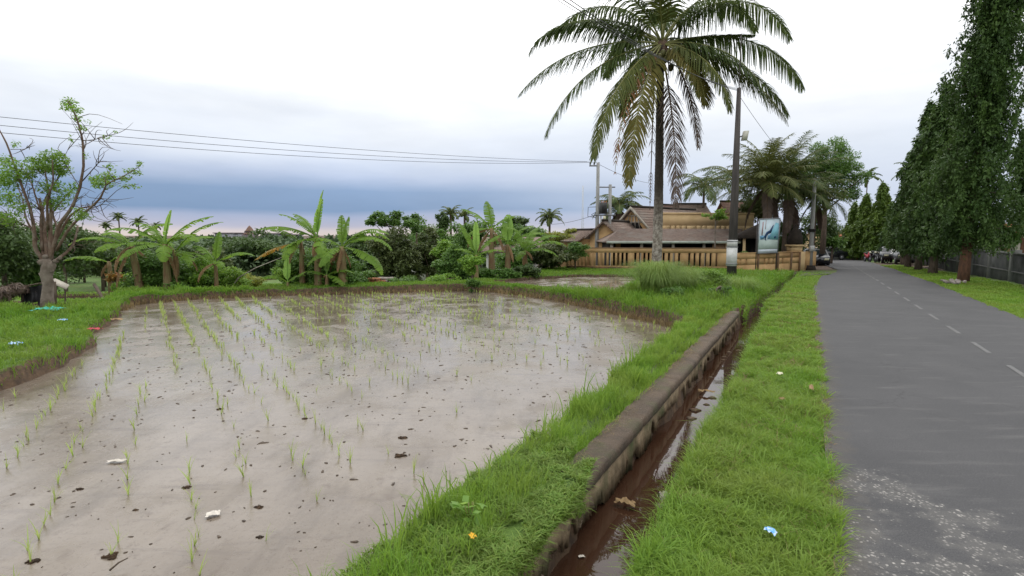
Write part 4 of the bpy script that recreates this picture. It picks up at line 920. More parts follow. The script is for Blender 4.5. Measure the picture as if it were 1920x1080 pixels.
T('shrub', 'leafy green creeper bush just right of the palm trunk foot', 'shrub', 1293, 17.2, 502, 64, 548, 'bush', .085, 14, 2600)
T('shrub', 'dark weedy bush overhanging the mud corner of the paddy', 'shrub', 1262, 13.6, 565, 70, 592, 'bush', .06, 12, 1700)
T('shrub', 'weedy green bush on the drain side of the mound', 'shrub', 1352, 14.2, 532, 80, 586, 'bush', .06, 14, 2500)
T('sapling', 'small bright leaved tree with a pale stem behind the orange wall', 'tree', 1338, 29.3, 388, 50, 412, 'bushbright', .12, 12, 900, bark='barkgrey', tr=.05, rc=.26)
T('shrub', 'green shrub hiding the stems left of the third banana clump', 'shrub', 905, 22.2, 498, 60, 546, 'bush', .13, 14, 1900)
T('shrub', 'green shrub between the stems of the third banana clump', 'shrub', 948, 21.9, 500, 50, 530, 'bush', .12, 12, 1500)
T('shrub', 'dark green shrub right of the third banana clump stems', 'shrub', 982, 22.5, 490, 60, 528, 'bushdark', .13, 14, 1900)
T('shrub', 'leafy shrub in front of the low white wall', 'shrub', 970, 27, 458, 90, 520, 'bush', .16, 20, 3000)
T('leafy_tree', 'mid green tree behind the tall banana plant of the third clump', 'tree', 935, 31, 425, 90, 515, 'bush', .2, 22, 3600)
T('leafy_tree', 'big green tree at the right end of the valley tree line', 'tree', 800, 42, 412, 110, 500, 'bush', .26, 22, 3600)
for i, (px, Y) in enumerate(((1712, 47), (1738, 40), (1765, 35), (1800, 31), (1835, 28), (1870, 26))):
    T('shrub', 'dark shrub of the hedge behind the mast tree trunks right of the road', 'shrub', px, Y, 452 - i * 2, 60, 500 + i * 4, 'bushdark', .18, 14, 1700, group='hedge shrubs behind the mast trees')
T('shrub', 'tall green shrub packed between the banana stems of the first clump', 'shrub', 296, 19.3, 468, 130, 545, 'bush', .13, 22, 4000)
T('shrub', 'bright shrub under the short rightmost banana plant of the first clump', 'shrub', 385, 19.4, 482, 90, 548, 'bushbright', .12, 16, 2400)
T('shrub', 'tall green shrub packed between the banana stems of the second clump', 'shrub', 620, 19.3, 472, 130, 545, 'bush', .13, 22, 4000)
# the pinnate tree and mixed crowns by the road
T('rain_tree', 'tall round tree with fine feathery foliage behind the banner palms', 'tree', 1540, 40, 256, 140, 415, 'bush', .16, 70, 15000, rc=.20, tr=.22, floor=-.6)
T('leafy_tree', 'dark green tree left of the far orange roofed house', 'tree', 1540, 45, 395, 80, 478, 'bushdark', .25, 20, 3200)
T('shrub', 'yellow green shrub in front of the far orange roofed house', 'shrub', 1558, 44, 432, 40, 470, 'bush', .2, 12, 1200)
T('leafy_tree', 'dark leafy tree behind the stone shrine', 'tree', 1480, 34, 400, 70, 480, 'bushdark', .18, 20, 3600)
T('leafy_tree', 'dull olive tree behind the banner', 'tree', 1420, 38, 330, 110, 430, 'olive', .22, 24, 4200)
T('shrub', 'dark shrub beside the second pole foot', 'shrub', 1512, 32.5, 478, 22, 505, 'bushdark', .12, 8, 700)
T('shrub', 'dark shrub at the end of the drain', 'shrub', 1492, 26.5, 508, 26, 524, 'bushdark', .08, 8, 800)
T('shrub', 'small green plant beside the banner wall', 'shrub', 1390, 28.0, 462, 22, 505, 'bush', .10, 8, 500)
T('leafy_tree', 'green tree behind the grey block wall on the right', 'tree', 1870, 24, 385, 60, 480, 'bush', .16, 16, 3000)
T('leafy_tree', 'bright tree above the grey wall at the right edge of the photo', 'tree', 1935, 27, 330, 70, 440, 'bush', .18, 16, 2400)

for i, px in enumerate((40, 92, 150, 205, 262, 318, 372, 430, 500, 560, 618, 668, 716)):
    T('leafy_tree', 'dark leafy tree of the valley tree line behind the banana plants', 'tree', px + RNG.uniform(-12, 12), (36 if not 400 < px < 580 else 52) + 9 * RNG.random(), (432, 436, 425, 440, 444, 452, 455, 458, 455, 450, 446, 440, 430)[i] + RNG.uniform(-3, 6), 78 + 30 * RNG.random(), 520, 'bushdark' if i % 3 else 'olive', .28, 20, 3000, group='valley tree line')
for i, px in enumerate((262, 300, 352, 430, 582, 612, 650, 700)):
    T('shrub', 'green shrub of the low undergrowth line just behind the far bund', 'shrub', px + RNG.uniform(-8, 8), 24.5 + 2 * RNG.random(), 498 + RNG.uniform(-6, 10), 70 + 20 * RNG.random(), 552, 'bush' if i % 2 else 'bushbright', .15, 14, 1500, group='undergrowth behind the bund')
# palms
palm('coconut_palm', 'round headed coconut palm between the third banana clump and the utility poles', 1030, 50, 408, 27, nf=16, n=24, w=.16, seed=3, up=.9)
palm('coconut_palm', 'large dark coconut palm behind the twin utility poles', 1160, 42, 388, 52, nf=22, n=34, w=.14, seed=4, up=.85, dead=3)
palm('coconut_palm', 'dark palm right of the thin conifer', 846, 44, 402, 24, nf=13, n=22, w=.15, seed=5)
palm('coconut_palm', 'dark palm furthest right of the pair behind the third banana clump', 872, 46, 405, 20, nf=12, n=20, w=.15, seed=6)
palm('coconut_palm', 'far palm, left of the pair above the first banana plants', 229, 85, 408, 15, nf=13, n=18, w=.28, seed=7)
palm('coconut_palm', 'far palm, right of the pair above the first banana plants', 265, 85, 418, 16, nf=13, n=18, w=.28, seed=8)
palm('coconut_palm', 'small far palm right of the pair, beside a new banana leaf', 298, 95, 424, 12, nf=12, n=16, w=.28, seed=9)
palm('coconut_palm', 'small far palm left of the pair, above the grey green tree', 204, 80, 424, 13, nf=12, n=16, w=.28, seed=10)
palm('coconut_palm', 'small far palm just right of the pollarded tree', 135, 70, 420, 16, nf=12, n=18, w=.24, seed=31)
palm('coconut_palm', 'slim coconut palm behind the pale orange upper wall', 1315, 44, 350, 56, nf=18, n=34, w=.13, seed=11, up=.8)
palm('coconut_palm', 'coconut palm with a long pale frond left of the lamp post', 1375, 36, 338, 80, 'palm', nf=14, n=44, w=.09, seed=12, up=.75)
palm('coconut_palm', 'shaggy palm with a thick dark trunk left of the banner', 1430, 31, 345, 88, 'palm_olive_lit', nf=32, n=52, w=.085, seed=13, dead=3, tr=.17, up=1.15, drp=48)
palm('coconut_palm', 'shaggy dark palm directly behind the banner', 1468, 32.5, 352, 92, nf=32, n=52, w=.085, seed=14, dead=3, tr=.15, up=1.15, drp=50)
palm('coconut_palm', 'shaggy palm behind the second concrete pole', 1520, 33.5, 372, 62, 'palm', nf=24, n=38, w=.09, seed=15, dead=2, tr=.2)
palm('areca_palm', 'slender areca palm alone above the far end of the road', 1616, 78, 332, 24, nf=12, n=20, w=.3, seed=16, tr=.09, up=1.0)
palm('coconut_palm', 'palm whose fronds show just left of the tall mast trees', 1700, 48, 325, 34, nf=12, n=24, w=.14, seed=17)

# banana plants
B = banana
bn, bw, bd, bo = 'banana', 'banana_new', 'banana_dry', 'banana_orange'
B('banana plant with a thick dark leaning stem, leftmost of the first banana clump', 262, 18.4, 460, [(200, 1.9, 30, -40, .5, bn), (160, 1.6, 45, -30, .5, bn), (30, 1.6, 60, -10, .5, bn), (250, 1.3, 20, -50, .45, bn)], tr=.14, lean=-.25, dry=3)
B('banana plant with an upright pale new leaf, in the middle of the first clump', 312, 18.3, 458, [(350, 1.25, 80, 66, .22, bw), (15, 1.9, 52, 5, .5, bn), (185, 2.1, 40, -25, .55, bn), (170, 1.5, 62, -10, .5, bn), (340, 1.7, 38, -45, .55, bn), (240, 1.6, 10, -60, .5, bn), (300, 1.4, 5, -65, .5, bn), (215, 1.8, 15, -35, .5, bn)], tr=.13)
B('banana plant with red brown stem right beside the middle one of the first clump', 330, 18.7, 470, [(10, 2.0, 55, 0, .5, bn), (60, 1.6, 45, -20, .5, bn), (150, 1.6, 45, -30, .5, bn), (320, 1.5, 10, -50, .5, bn)], tr=.12)
B('short banana plant with a long low leaf pointing right, rightmost of the first clump', 404, 18.9, 492, [(0, 1.55, 38, -30, .4, bn), (90, 1.2, 80, 60, .35, bn), (185, 1.5, 40, -30, .45, bn), (160, 1.3, 55, -5, .45, bn), (310, 1.0, 20, -40, .4, bn)], tr=.08, dry=1)
B('banana plant whose pale leaves lie over the pollarded tree, left of the first clump', 205, 20, 490, [(175, 1.9, 20, -25, .5, bn), (195, 1.5, 25, -30, .45, bn), (10, 1.2, 40, -30, .4, bn)], tr=.1, dry=1)
B('banana plant with two tall upright leaves, tallest of the second clump', 596, 18.6, 445, [(25, 1.7, 84, 76, .42, bw), (330, 1.4, 80, 68, .36, bw), (180, 2.1, 28, -20, .5, bn), (150, 1.5, 55, 10, .45, bn), (195, 1.5, 55, 5, .45, bn), (205, 1.3, 0, -50, .45, bn), (300, 1.2, -10, -70, .45, bn)], tr=.13, dry=2)
B('banana plant with an orange dying leaf, leftmost of the second clump', 566, 18.8, 452, [(190, 1.7, -8, -42, .42, bo), (170, 1.3, 40, -10, .4, bn), (260, 1.3, 0, -70, .45, bn)], tr=.09, dry=3)
B('banana plant with drooping leaves to its right, rightmost of the second clump', 642, 18.6, 462, [(100, 1.15, 84, 74, .36, bn), (60, 1.15, 78, 62, .3, bn), (0, 1.9, 50, -35, .5, bn), (350, 2.1, 35, -60, .55, bn), (20, 1.9, 48, -50, .55, bn), (185, 1.2, 40, -25, .5, bn), (335, 2.1, 0, -68, .55, bn), (215, 1.4, -5, -60, .5, bn), (250, 1.4, 0, -70, .5, bn)], tr=.15, dry=8)
B('young banana plant with a bright upright leaf, in front of the second clump', 538, 18.5, 528, [(90, .9, 86, 80, .28, bw), (20, .7, 50, -20, .3, bn), (200, .8, 45, -20, .3, bn)], tr=.05, dry=0)
B('young banana plant with broad low leaves in the second clump', 612, 18.4, 515, [(80, .95, 85, 78, .3, bw), (10, 1.0, 35, -40, .4, bn), (190, 1.0, 30, -40, .4, bn), (330, .9, 5, -60, .4, bn)], tr=.07, dry=1)
B('banana plant with a slim bright stem and pale upright leaves, leftmost of the third clump', 893, 21.5, 478, [(150, 1.6, 70, 40, .4, bn), (95, 1.4, 86, 80, .28, bw), (25, 1.6, 55, 5, .45, bn), (350, 1.2, 30, -20, .4, bn), (200, 1.0, 40, -20, .4, bn)], tr=.09, dry=1)
B('tall banana plant with brown hanging leaves, middle of the third clump', 922, 22.5, 428, [(160, 1.7, 50, 5, .5, bn), (110, 1.4, 75, 40, .5, bn), (20, 1.5, 45, -10, .5, bn), (340, 1.4, 20, -50, .45, bn), (200, 1.3, 10, -60, .45, bn)], tr=.13, dry=6)
B('banana plant with a broad bright upright leaf, right part of the third clump', 952, 22.5, 458, [(80, 1.3, 86, 78, .5, bw), (30, 1.6, 55, 0, .45, bn), (10, 1.9, 40, -25, .5, bn), (150, 1.3, 60, 10, .45, bn), (340, 1.6, 25, -40, .5, bn)], tr=.12, dry=4)
B('banana plant with long leaves arching right, rightmost of the third clump', 985, 23.5, 470, [(20, 1.9, 50, -20, .5, bn), (0, 2.0, 38, -40, .5, bn), (340, 1.6, 20, -50, .45, bn), (60, 1.6, 65, 10, .45, bn), (120, 1.3, 65, 15, .45, bn), (250, 1.2, 10, -60, .45, bn)], tr=.11, dry=4)

# far-off woodland in the valley and along the ridge: one mass
def woodland():
    mb = MB(); C = []
    for i in range(850):
        Y = 48 + 250 * RNG.random() ** 1.3; x = Y * RNG.uniform(-1.15, .05 if Y < 60 else .72); z = g1(x, Y); r = RNG.uniform(1.8, 3.6) * (1 + Y / 200)
        if z + r * 1.3 > H - Y * .008 - .1: r = max(.6, (H - Y * .008 - .1 - z) / 1.4)
        C.append(clump_pts((x, Y, z + r * .55), (r, r, r * .8) , 190))
    C = np.vstack(C); leafset(mb, C, np.clip(.011 * C[:, 1], .45, 3.0), elong=1.7, droop=.1); tag(mb.build('woodland', M['far']), 'dark far-off woodland filling the valley below the ridge', 'woodland', kind='stuff')
woodland()

# ================================================================== WALLS AND BUILDINGS
def wall_run(name, label, A, Bp, zb, zt, slots, sl0, sl1, th=.16, foot=None, cap=True):
    """solid wall from A to B with real vertical slot openings (given as distances from A)"""
    A = np.array(A, float); Bp = np.array(Bp, float); u = (Bp - A); Lw = np.linalg.norm(u); u /= Lw; n = np.array((-u[1], u[0]))
    t = thing(name, label, 'wall', (A[0], A[1], zb))
    def seg(mb, a, b, z0, z1, e=0.0):
        p = A + u * a; q = A + u * b
        pts = [p - n * (th / 2 + e), q - n * (th / 2 + e), q + n * (th / 2 + e), p + n * (th / 2 + e)]
        mb.prism([(c[0] - A[0], c[1] - A[1], z0 - zb) for c in pts], (0, 0, z1 - z0))
    mb = MB(); cuts = []; w = .115
    f0 = zb if foot is None else foot
    seg(mb, 0, Lw, f0, sl0); seg(mb, 0, Lw, sl1, zt)
    a = 0
    for s in sorted(slots):
        if s - w / 2 > a: seg(mb, a, s - w / 2, sl0, sl1)
        a = s + w / 2
    seg(mb, a, Lw, sl0, sl1)
    mb.build('wall_panel', M['orange'], t)
    if foot is not None:
        mb = MB(); seg(mb, 0, Lw, zb, foot, .03); mb.build('footing', M['stained'], t)
    if cap:
        mb = MB(); seg(mb, 0, Lw, zt, zt + .035, .03); mb.build('coping', M['orangecap'] if cap is True else M['orange'], t)
    return t
FA = at(1062, 500, 28.2)[:2]; FB = at(1378, 500, 27.0)[:2]; FL = np.linalg.norm(FB - FA)
def along(px, A, Bp):  # where the picture column meets the wall line
    k = (px - 960) / FPX; d = ray(px, 490); m = d[0] / d[1]; ux, uy = Bp - A
    s = (m * A[1] - A[0]) / (ux - m * uy); return s * np.linalg.norm(Bp - A)
zt = at(1200, 465.5, 27.6)[2]
wall_run('compound_wall', 'long orange compound wall with vertical slots and a stained footing behind the palm', FA, FB, -.45, zt,
         [along(p, FA, FB) for p in (1068, 1074, 1081, 1088, 1095, 1103, 1111, 1119, 1127, 1135, 1143, 1151, 1159, 1167, 1175, 1191, 1200, 1208, 1216, 1244, 1254, 1263, 1273, 1292, 1302, 1312, 1322, 1332, 1343)], at(1200, 499, 27.6)[2], at(1200, 474, 27.6)[2], foot=at(1200, 500, 27.6)[2] - .02)
GA = at(1378, 500, 27.1)[:2] + (.16, .0); GB = at(1497, 500, 29.6)[:2]
zt2 = at(1440, 474, 28.4)[2]
wb = wall_run('compound_wall', 'shorter orange compound wall with pilasters under the banner', GA, GB, -.5, zt2, [along(p, GA, GB) for p in (1386, 1397, 1431, 1439.5, 1448, 1457, 1465)], at(1440, 495, 28.4)[2], at(1440, 484, 28.4)[2], cap='o')
mb = MB(); u = (GB - GA) / np.linalg.norm(GB - GA); n = np.array((-u[1], u[0]))
for p in (1418, 1455, 1480, 1496):
    c = GA + u * along(p, GA, GB) - n * .10 - GA; mb.obox((c[0], c[1], (zt2 + .5) / 2), (u[0] * .05, u[1] * .05, 0), (n[0] * .04, n[1] * .04, 0), (0, 0, (zt2 + .5) / 2))
mb.build('pilasters', M['orangecap'], wb)
b = at(1512, 500, 31.5); mb = MB(); mb.box(-.5, .5, -.08, .08, 0, 1.25)
o = mb.build('gate_pier', M['orange']); o.location = (b[0], 31.5, -.5); tag(o, 'short orange wall end standing behind the shrine pillar', 'pier')

# banner
def banner():
    c = [at(1419.5, 475, 27.6), at(1458, 474, 28.3), at(1462.5, 409, 28.3), at(1424, 411, 27.6)]
    o = c[0].copy(); t = thing('banner_sign', 'white and sky blue picture banner in a thin frame standing over the orange wall', 'banner', o)
    c = [p - o for p in c]; nn = np.cross(c[1], c[3]); nn /= np.linalg.norm(nn)
    if nn[1] > 0: nn = -nn
    mb = MB(); mb.prism(c, -nn * .04); mb.build('panel', M['bannerbg'], t)
    def P2(a, b_): return (c[0] * (1 - a) + c[1] * a) * (1 - b_) + (c[3] * (1 - a) + c[2] * a) * b_
    def shape(name, pts, mat, d):
        mb = MB(); mb.prism([P2(*p) + nn * d for p in pts], -nn * .002); mb.build(name, mat, t)
    shape('lower_field', [(.03, .03), (.97, .03), (.97, .38), (.03, .38)], M['bannergrey'], .004)
    shape('bottom_band', [(.03, .02), (.97, .02), (.97, .11), (.03, .11)], M['bannerwhite'], .008)
    shape('water_patch', [(.55, .40), (.97, .38), (.97, .85), (.80, .88), (.62, .62)], M['bannercyan'], .006)
    shape('picture_shape', [(.28, .50), (.38, .62), (.52, .66), (.66, .80), (.72, .82), (.66, .70), (.60, .58), (.48, .56), (.40, .50), (.36, .40), (.42, .38), (.34, .37)], M['bannerblue'], .009)
    shape('picture_shape', [(.74, .46), (.84, .50), (.88, .45), (.80, .42)], M['bannerblue'], .009)
    shape('picture_shape', [(.06, .50), (.20, .52), (.32, .50), (.28, .42), (.12, .40)], M['bannermid'], .007)
    shape('picture_shape', [(.46, .52), (.60, .56), (.56, .42), (.44, .40)], M['bannermid'], .0085)
    shape('picture_shape', [(.14, .52), (.20, .52), (.22, .92), (.16, .92)], M['bannerpink'], .007)
    shape('picture_shape', [(.30, .70), (.33, .70), (.34, .96), (.31, .96)], M['bannerpink'], .007)
    mb = MB(); pts = [c[0], c[1], c[2], c[3], c[0]]
    for a, b_ in zip(pts, pts[1:]): mb.tube([a, b_], .03, 6)
    mb.build('frame', M['metal'], t)
    for p in (c[0], c[1]):
        mb = MB(); mb.tube([p - nn * .06 + (0, 0, 1.7), p - nn * .06 + (0, 0, -1.4)], .03, 6); mb.build('post', M['darkpole'], t)
for k_, c_ in dict(bannerbg=(.60, .72, .78), bannergrey=(.42, .52, .47), bannerwhite=(.62, .68, .75), bannercyan=(.25, .55, .66), bannerblue=(.02, .07, .17), bannermid=(.16, .36, .55), bannerpink=(.50, .36, .38)).items():
    M[k_] = surf(k_, c_, tuple(q * .85 for q in c_), 3, .5, 0)
banner()

# stone shrine behind the wall
t = thing('shrine', 'small stone shrine pillar with a black pointed palm fibre roof behind the banner wall', 'shrine', (*at(1489, 480, 31)[:2], -.5)); 
mb = MB(); mb.box(-.42, .42, -.42, .42, 0, 1.25); mb.box(-.30, .30, -.30, .30, 1.25, 1.55); mb.box(-.38, .38, -.38, .38, 1.55, 1.66); mb.build('pillar', M['orangelight'], t)
mb = MB(); 
for z, r in ((1.66, .40), (1.95, .42), (2.15, .36), (2.4, .30), (2.6, .16), (2.82, .03)): pass
mb.tube([(0, 0, 1.66), (0, 0, 1.72), (0, 0, 2.1), (0, 0, 2.35), (0, 0, 2.6), (0, 0, 2.85)], [.34, .42, .40, .30, .15, .02], 10, rough=.06); mb.build('roof', M['thatchdark'], t)

def gable(name, label, A, Bv, half, zr, ze, zw, wall='orange', roof='shingle', gwall=None, cat='house', over=.25, trim=None, opening=False):
    """ridge from A to B (world xy), half span, ridge z, eave z, wall bottom z"""
    A = np.array(A[:2], float); Bv = np.array(Bv[:2], float); u = Bv - A; Lr = np.linalg.norm(u); u /= Lr; n = np.array((-u[1], u[0]))
    t = thing(name, label, cat, (A[0], A[1], zw))
    def P(a, b, z): q = u * a + n * b; return np.array((q[0], q[1], z - zw))
    hw = half - over; zi = ze + (zr - ze) * over / half
    mb = MB()
    mb.prism([P(over, -hw, zw), P(over, hw, zw), P(over, hw, zi - .03), P(over, 0, zr - .1), P(over, -hw, zi - .03)], np.append(u * (Lr - 2 * over), 0))
    mb.build('wall', M[wall], t)
    mb = MB(); th = .12
    for sg in (-1, 1):
        rows = 9
        for r in range(rows):  # overlapping shingle courses
            f0, f1 = r / rows, (r + 1) / rows; lift = .03
            a = [P(-.05, sg * half * (1 - f0), ze + (zr - ze) * f0 + lift), P(Lr + .05, sg * half * (1 - f0), ze + (zr - ze) * f0 + lift), P(Lr + .05, sg * half * (1 - f1), ze + (zr - ze) * f1), P(-.05, sg * half * (1 - f1), ze + (zr - ze) * f1)]
            mb.prism(a, (0, 0, -th))
    ro = mb.build('roof', M[roof], t)
    mb = MB(); mb.tube([P(-.1, 0, zr + .03), P(Lr + .1, 0, zr + .03)], .09, 7); mb.build('ridge_cap', M['thatchdark'] if roof != 'tilered' else M['tilered'], ro)
    if trim:
        mb = MB()
        for sg in (-1, 1): mb.prism([P(-.08, sg * half, ze - .1), P(-.08, sg * half, ze + .08), P(-.08, 0, zr + .05), P(-.08, 0, zr - .16)], np.append(-u * .04, 0))
        for h in (.35, .62): 
            z = ze + (zr - ze) * h; w = half * (1 - h) * .92; mb.prism([P(over - .02, -w, z), P(over - .02, w, z), P(over - .02, w, z + .07), P(over - .02, -w, z + .07)], np.append(-u * .03, 0))
        for q in (-.35, -.12, .12, .35):
            mb.prism([P(over - .02, half * q - .03, ze + .1), P(over - .02, half * q + .03, ze + .1), P(over - .02, half * q * .6 + .03, ze + (zr - ze) * .62), P(over - .02, half * q * .6 - .03, ze + (zr - ze) * .62)], np.append(-u * .035, 0))
        mb.build('gable_trim', M[trim], t)
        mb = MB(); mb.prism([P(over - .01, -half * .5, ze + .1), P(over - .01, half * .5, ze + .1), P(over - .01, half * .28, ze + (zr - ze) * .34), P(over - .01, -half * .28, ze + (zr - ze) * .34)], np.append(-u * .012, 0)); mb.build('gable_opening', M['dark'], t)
    if opening:
        mb = MB(); z1 = ze - .15; mb.prism([P(over - .02, -hw * .5, zw + .4), P(over - .02, hw * .3, zw + .4), P(over - .02, hw * .3, z1), P(over - .02, -hw * .5, z1)], np.append(-u * .03, 0)); mb.build('window', M['glass'], t)
    return t
# big thatched gable with trussed gable end
a = at(1184, 388, 37); zr_ = a[2]; ze_ = at(1205, 433, 35.5)[2]
gable('villa', 'villa with a brown thatched roof and a pale trussed gable left of the palm trunk', a, at(1302, 394, 41.5), 1.75, zr_, ze_, -1.2, 'orange', 'shingle', trim='trim')
a = at(1131, 414, 33.5); gable('villa', 'little orange gabled house directly behind the twin utility poles', a, at(1178, 428, 37), 1.25, a[2], at(1131, 446, 33.5)[2], -1.0, 'orange', 'shingle')
a = at(1064, 432, 39); gable('villa', 'low brown roofed house left of the utility poles', a, at(1112, 432, 36), 1.3, a[2], at(1090, 452, 37)[2], -1.2, 'orange', 'shingle')
a = at(1268, 383, 44.5); gable('villa', 'grey brown roof rising above the pale orange upper wall', a, at(1322, 383, 44.5), 1.9, a[2], at(1290, 408, 43)[2], -1.0, 'orange', 'shingle', over=.2)
a = at(1352, 378, 46); gable('villa', 'red brown roof half hidden behind the lamp post and palms', a, at(1400, 384, 46), 1.6, a[2], at(1370, 405, 45)[2], -1.0, 'orange', 'shinglebrown', over=.2)
a = at(1236, 384, 45); gable('villa', 'small dark red roof showing right of the palm trunk', a, at(1262, 384, 46), 1.3, a[2], at(1245, 400, 45)[2], -1.0, 'orange', 'shinglebrown', over=.2)
# pale orange upper wall
def upper_wall():
    A = at(1234, 420, 36.0); Bv = at(1412, 420, 36.6); zb, ztp = .2, at(1300, 402, 36)[2]; Lw = np.linalg.norm((Bv - A)[:2]); u = (Bv - A)[:2] / Lw
    t = thing('upper_wall', 'pale orange upper storey wall with small slots above the pavilion roof', 'wall', (A[0], A[1], zb)); n = np.array((-u[1], u[0]))
    def seg(mb, a, b, z0, z1, e=0): 
        p = [u * a - n * (.1 + e), u * b - n * (.1 + e), u * b + n * (.1 + e), u * a + n * (.1 + e)]; mb.prism([(q[0], q[1], z0 - zb) for q in p], (0, 0, z1 - z0))
    z0, z1 = at(1300, 432, 36)[2], at(1300, 423, 36)[2]; mb = MB(); seg(mb, 0, Lw, zb, z0); seg(mb, 0, Lw, z1, ztp); a = 0
    for p in (1256, 1266, 1276, 1286, 1304, 1314, 1323, 1341, 1350, 1360, 1394):
        s = (p - 1234) / 178 * Lw; seg(mb, a, s - .025, z0, z1); a = s + .025
    seg(mb, a, Lw, z0, z1); mb.build('wall_panel', M['orangelight'], t); mb = MB(); seg(mb, 0, Lw, ztp, ztp + .12, .05); mb.build('coping', M['orangelight'], t)
    mb = MB(); seg(mb, 0, Lw, zb, ztp - .3, -.08); o = mb.build('backing', M['orangecap'], t); o.location = (n[0] * .35, n[1] * .35, 0)
upper_wall()
# long low pavilion
def pavilion():
    Yf, Yb = 30.0, 33.0; ze = at(1250, 453, Yf)[2]; zr_ = at(1250, 429, Yb)[2]; xL, xR = at(1138, 459, Yf)[0], at(1388, 459, Yf)[0]; xL2, xR2 = at(1158, 431, Yb)[0] + .1, at(1392, 431, Yb)[0]
    t = thing('pavilion', 'long low open pavilion with a weathered shingle roof just behind the compound wall', 'pavilion', (xL, Yf, -1.2)); o = np.array((xL, Yf, -1.2))
    mb = MB(); rows = 12
    for r in range(rows):
        f0, f1 = r / rows, (r + 1) / rows; P_ = []
        for f, xa, lift in ((f0, 0, .035), (f0, 1, .035), (f1, 1, 0), (f1, 0, 0)):
            x = (xL + (xL2 - xL) * f) if xa == 0 else (xR + (xR2 - xR) * f); P_.append(np.array((x, Yf + (Yb - Yf) * f, ze + (zr_ - ze) * f + lift)) - o)
        mb.prism(P_, (0, 0, -.07))
    mb.prism([np.array((xL2, Yb, zr_ - .06)) - o, np.array((xR2, Yb, zr_ - .06)) - o, np.array((xR, Yb + 3, ze)) - o, np.array((xL, Yb + 3, ze)) - o], (0, 0, -.07))
    mb.prism([np.array((xL2, Yb, zr_ - .06)) - o, np.array((xL, Yb + 3, ze)) - o, np.array((xL, Yf, ze - .01)) - o], (0, 0, -.07))
    mb.build('roof', M['shingle'], t)
    mb = MB(); mb.box(-.02, xR - xL, -.05, -.01, ze + 1.2 - .10, ze + 1.2 + .03); mb.build('fascia', M['pale'], t)
    mb = MB(); mb.box(.3, xR - xL, 3.3, 3.4, 0, ze + 1.15); mb.box(.3, .38, .3, 3.3, 0, ze + 1.15); mb.build('shade_back_wall', M['dark'], t)  # wall coloured near black as the shade under the eaves
    for px in (1147, 1203, 1262, 1320, 1372):
        x = at(px, 462, Yf + .25)[0] - xL; mb = MB(); mb.box(x - .07, x + .07, .2, .34, 0, ze + 1.12); mb.build('post', M['trim'], t)
    mb = MB(); x0, x1 = at(1336, 462, Yf + .2)[0] - xL, at(1360, 462, Yf + .2)[0] - xL; mb.box(x0, x1, .18, .24, 1.2, ze + 1.08); mb.build('vent_panel', M['orangecap'], t)
pavilion()
# dark thatched pavilion left of the banner
t = thing('thatched_hut', 'dark steep thatched hut roof between the lamp post and the banner', 'hut', (*at(1412, 470, 30.5)[:2], -.8))
ze_ = at(1412, 447, 30.5)[2] + .8; zr_ = at(1412, 418, 30.5)[2] + .8
mb = MB(); mb.add([(-1.15, -.9, ze_), (1.0, -.9, ze_), (1.0, 1, ze_), (-1.15, 1, ze_), (.35, 0, zr_), (.75, 0, zr_)], [(0, 1, 5, 4), (2, 3, 4, 5)], [(1, 2, 5), (3, 0, 4)], [(3, 2, 1, 0)]); mb.build('roof', M['thatchdark'], t)
for xx in (-.8, .7): mb = MB(); mb.box(xx - .06, xx + .06, -.7, -.58, 0, ze_); mb.build('post', M['orangelight'], t)
mb = MB(); mb.box(-.9, .8, .6, .7, 0, ze_); mb.build('shade_back_wall', M['dark'], t)  # black panel, shade below the thatch put into its colour
# distant houses
a = at(1525, 428, 62); gable('house', 'far house with an orange tiled roof and orange wall at the end of the road', at(1540, 424, 62), at(1552, 424, 66), 1.9, at(1541, 424, 62)[2], at(1563, 443, 62)[2], -2, 'orangelight', 'tilered')
mb = MB(); b = at(1578, 470, 66); mb.box(-1.4, 1.4, 0, 3, 0, at(1578, 436, 66)[2] + 1.5); 
t = thing('house', 'far pale walled house in the gap left of the far mast trees', 'house', (b[0], 66, -1.5)); mb.build('wall', M['white'], t)
mb = MB(); mb.box(-1.6, 1.6, -.2, 3.2, at(1578, 436, 66)[2] + 1.5, at(1578, 433, 66)[2] + 1.6); mb.build('roof', M['farroof'], t)
mb = MB(); mb.box(-.3, .3, -.03, .05, 0, 1.9); mb.build('door', M['dark'], t)
mb = MB(); b = at(1573, 470, 61); mb.box(-1.3, 1.3, 0, .15, 0, at(1573, 452, 61)[2] + 1.4); tag(mb.build('garden_wall', M['greywall2'], loc=None), 'mossy pale grey garden wall in front of the far pale house', 'wall').location = (b[0], 61, -1.4)
t = thing('shop_house', 'shaded shop house with an orange door and white pillars behind the parked motorbikes', 'house', (at(1650, 470, 62)[0], 62, -1.35)); 
mb = MB(); mb.box(-3.0, 3.4, .8, 5, 0, 2.9); mb.build('wall', M['greywall'], t)
mb = MB(); mb.box(-3.3, 3.7, -.6, 5.2, 2.9, 3.05); mb.build('roof', M['farroof'], t)
for xx in (-1.0, 1.2): mb = MB(); mb.box(xx - .13, xx + .13, 0, .2, 0, 2.9); mb.build('pillar', M['white'], t)
mb = MB(); mb.box(-2.3, -1.5, .72, .8, 0, 2.2); mb.build('door', M['brick'], t)
mb = MB(); mb.box(-.6, .9, .72, .8, 0, 2.6); mb.build('doorway', M['dark'], t)
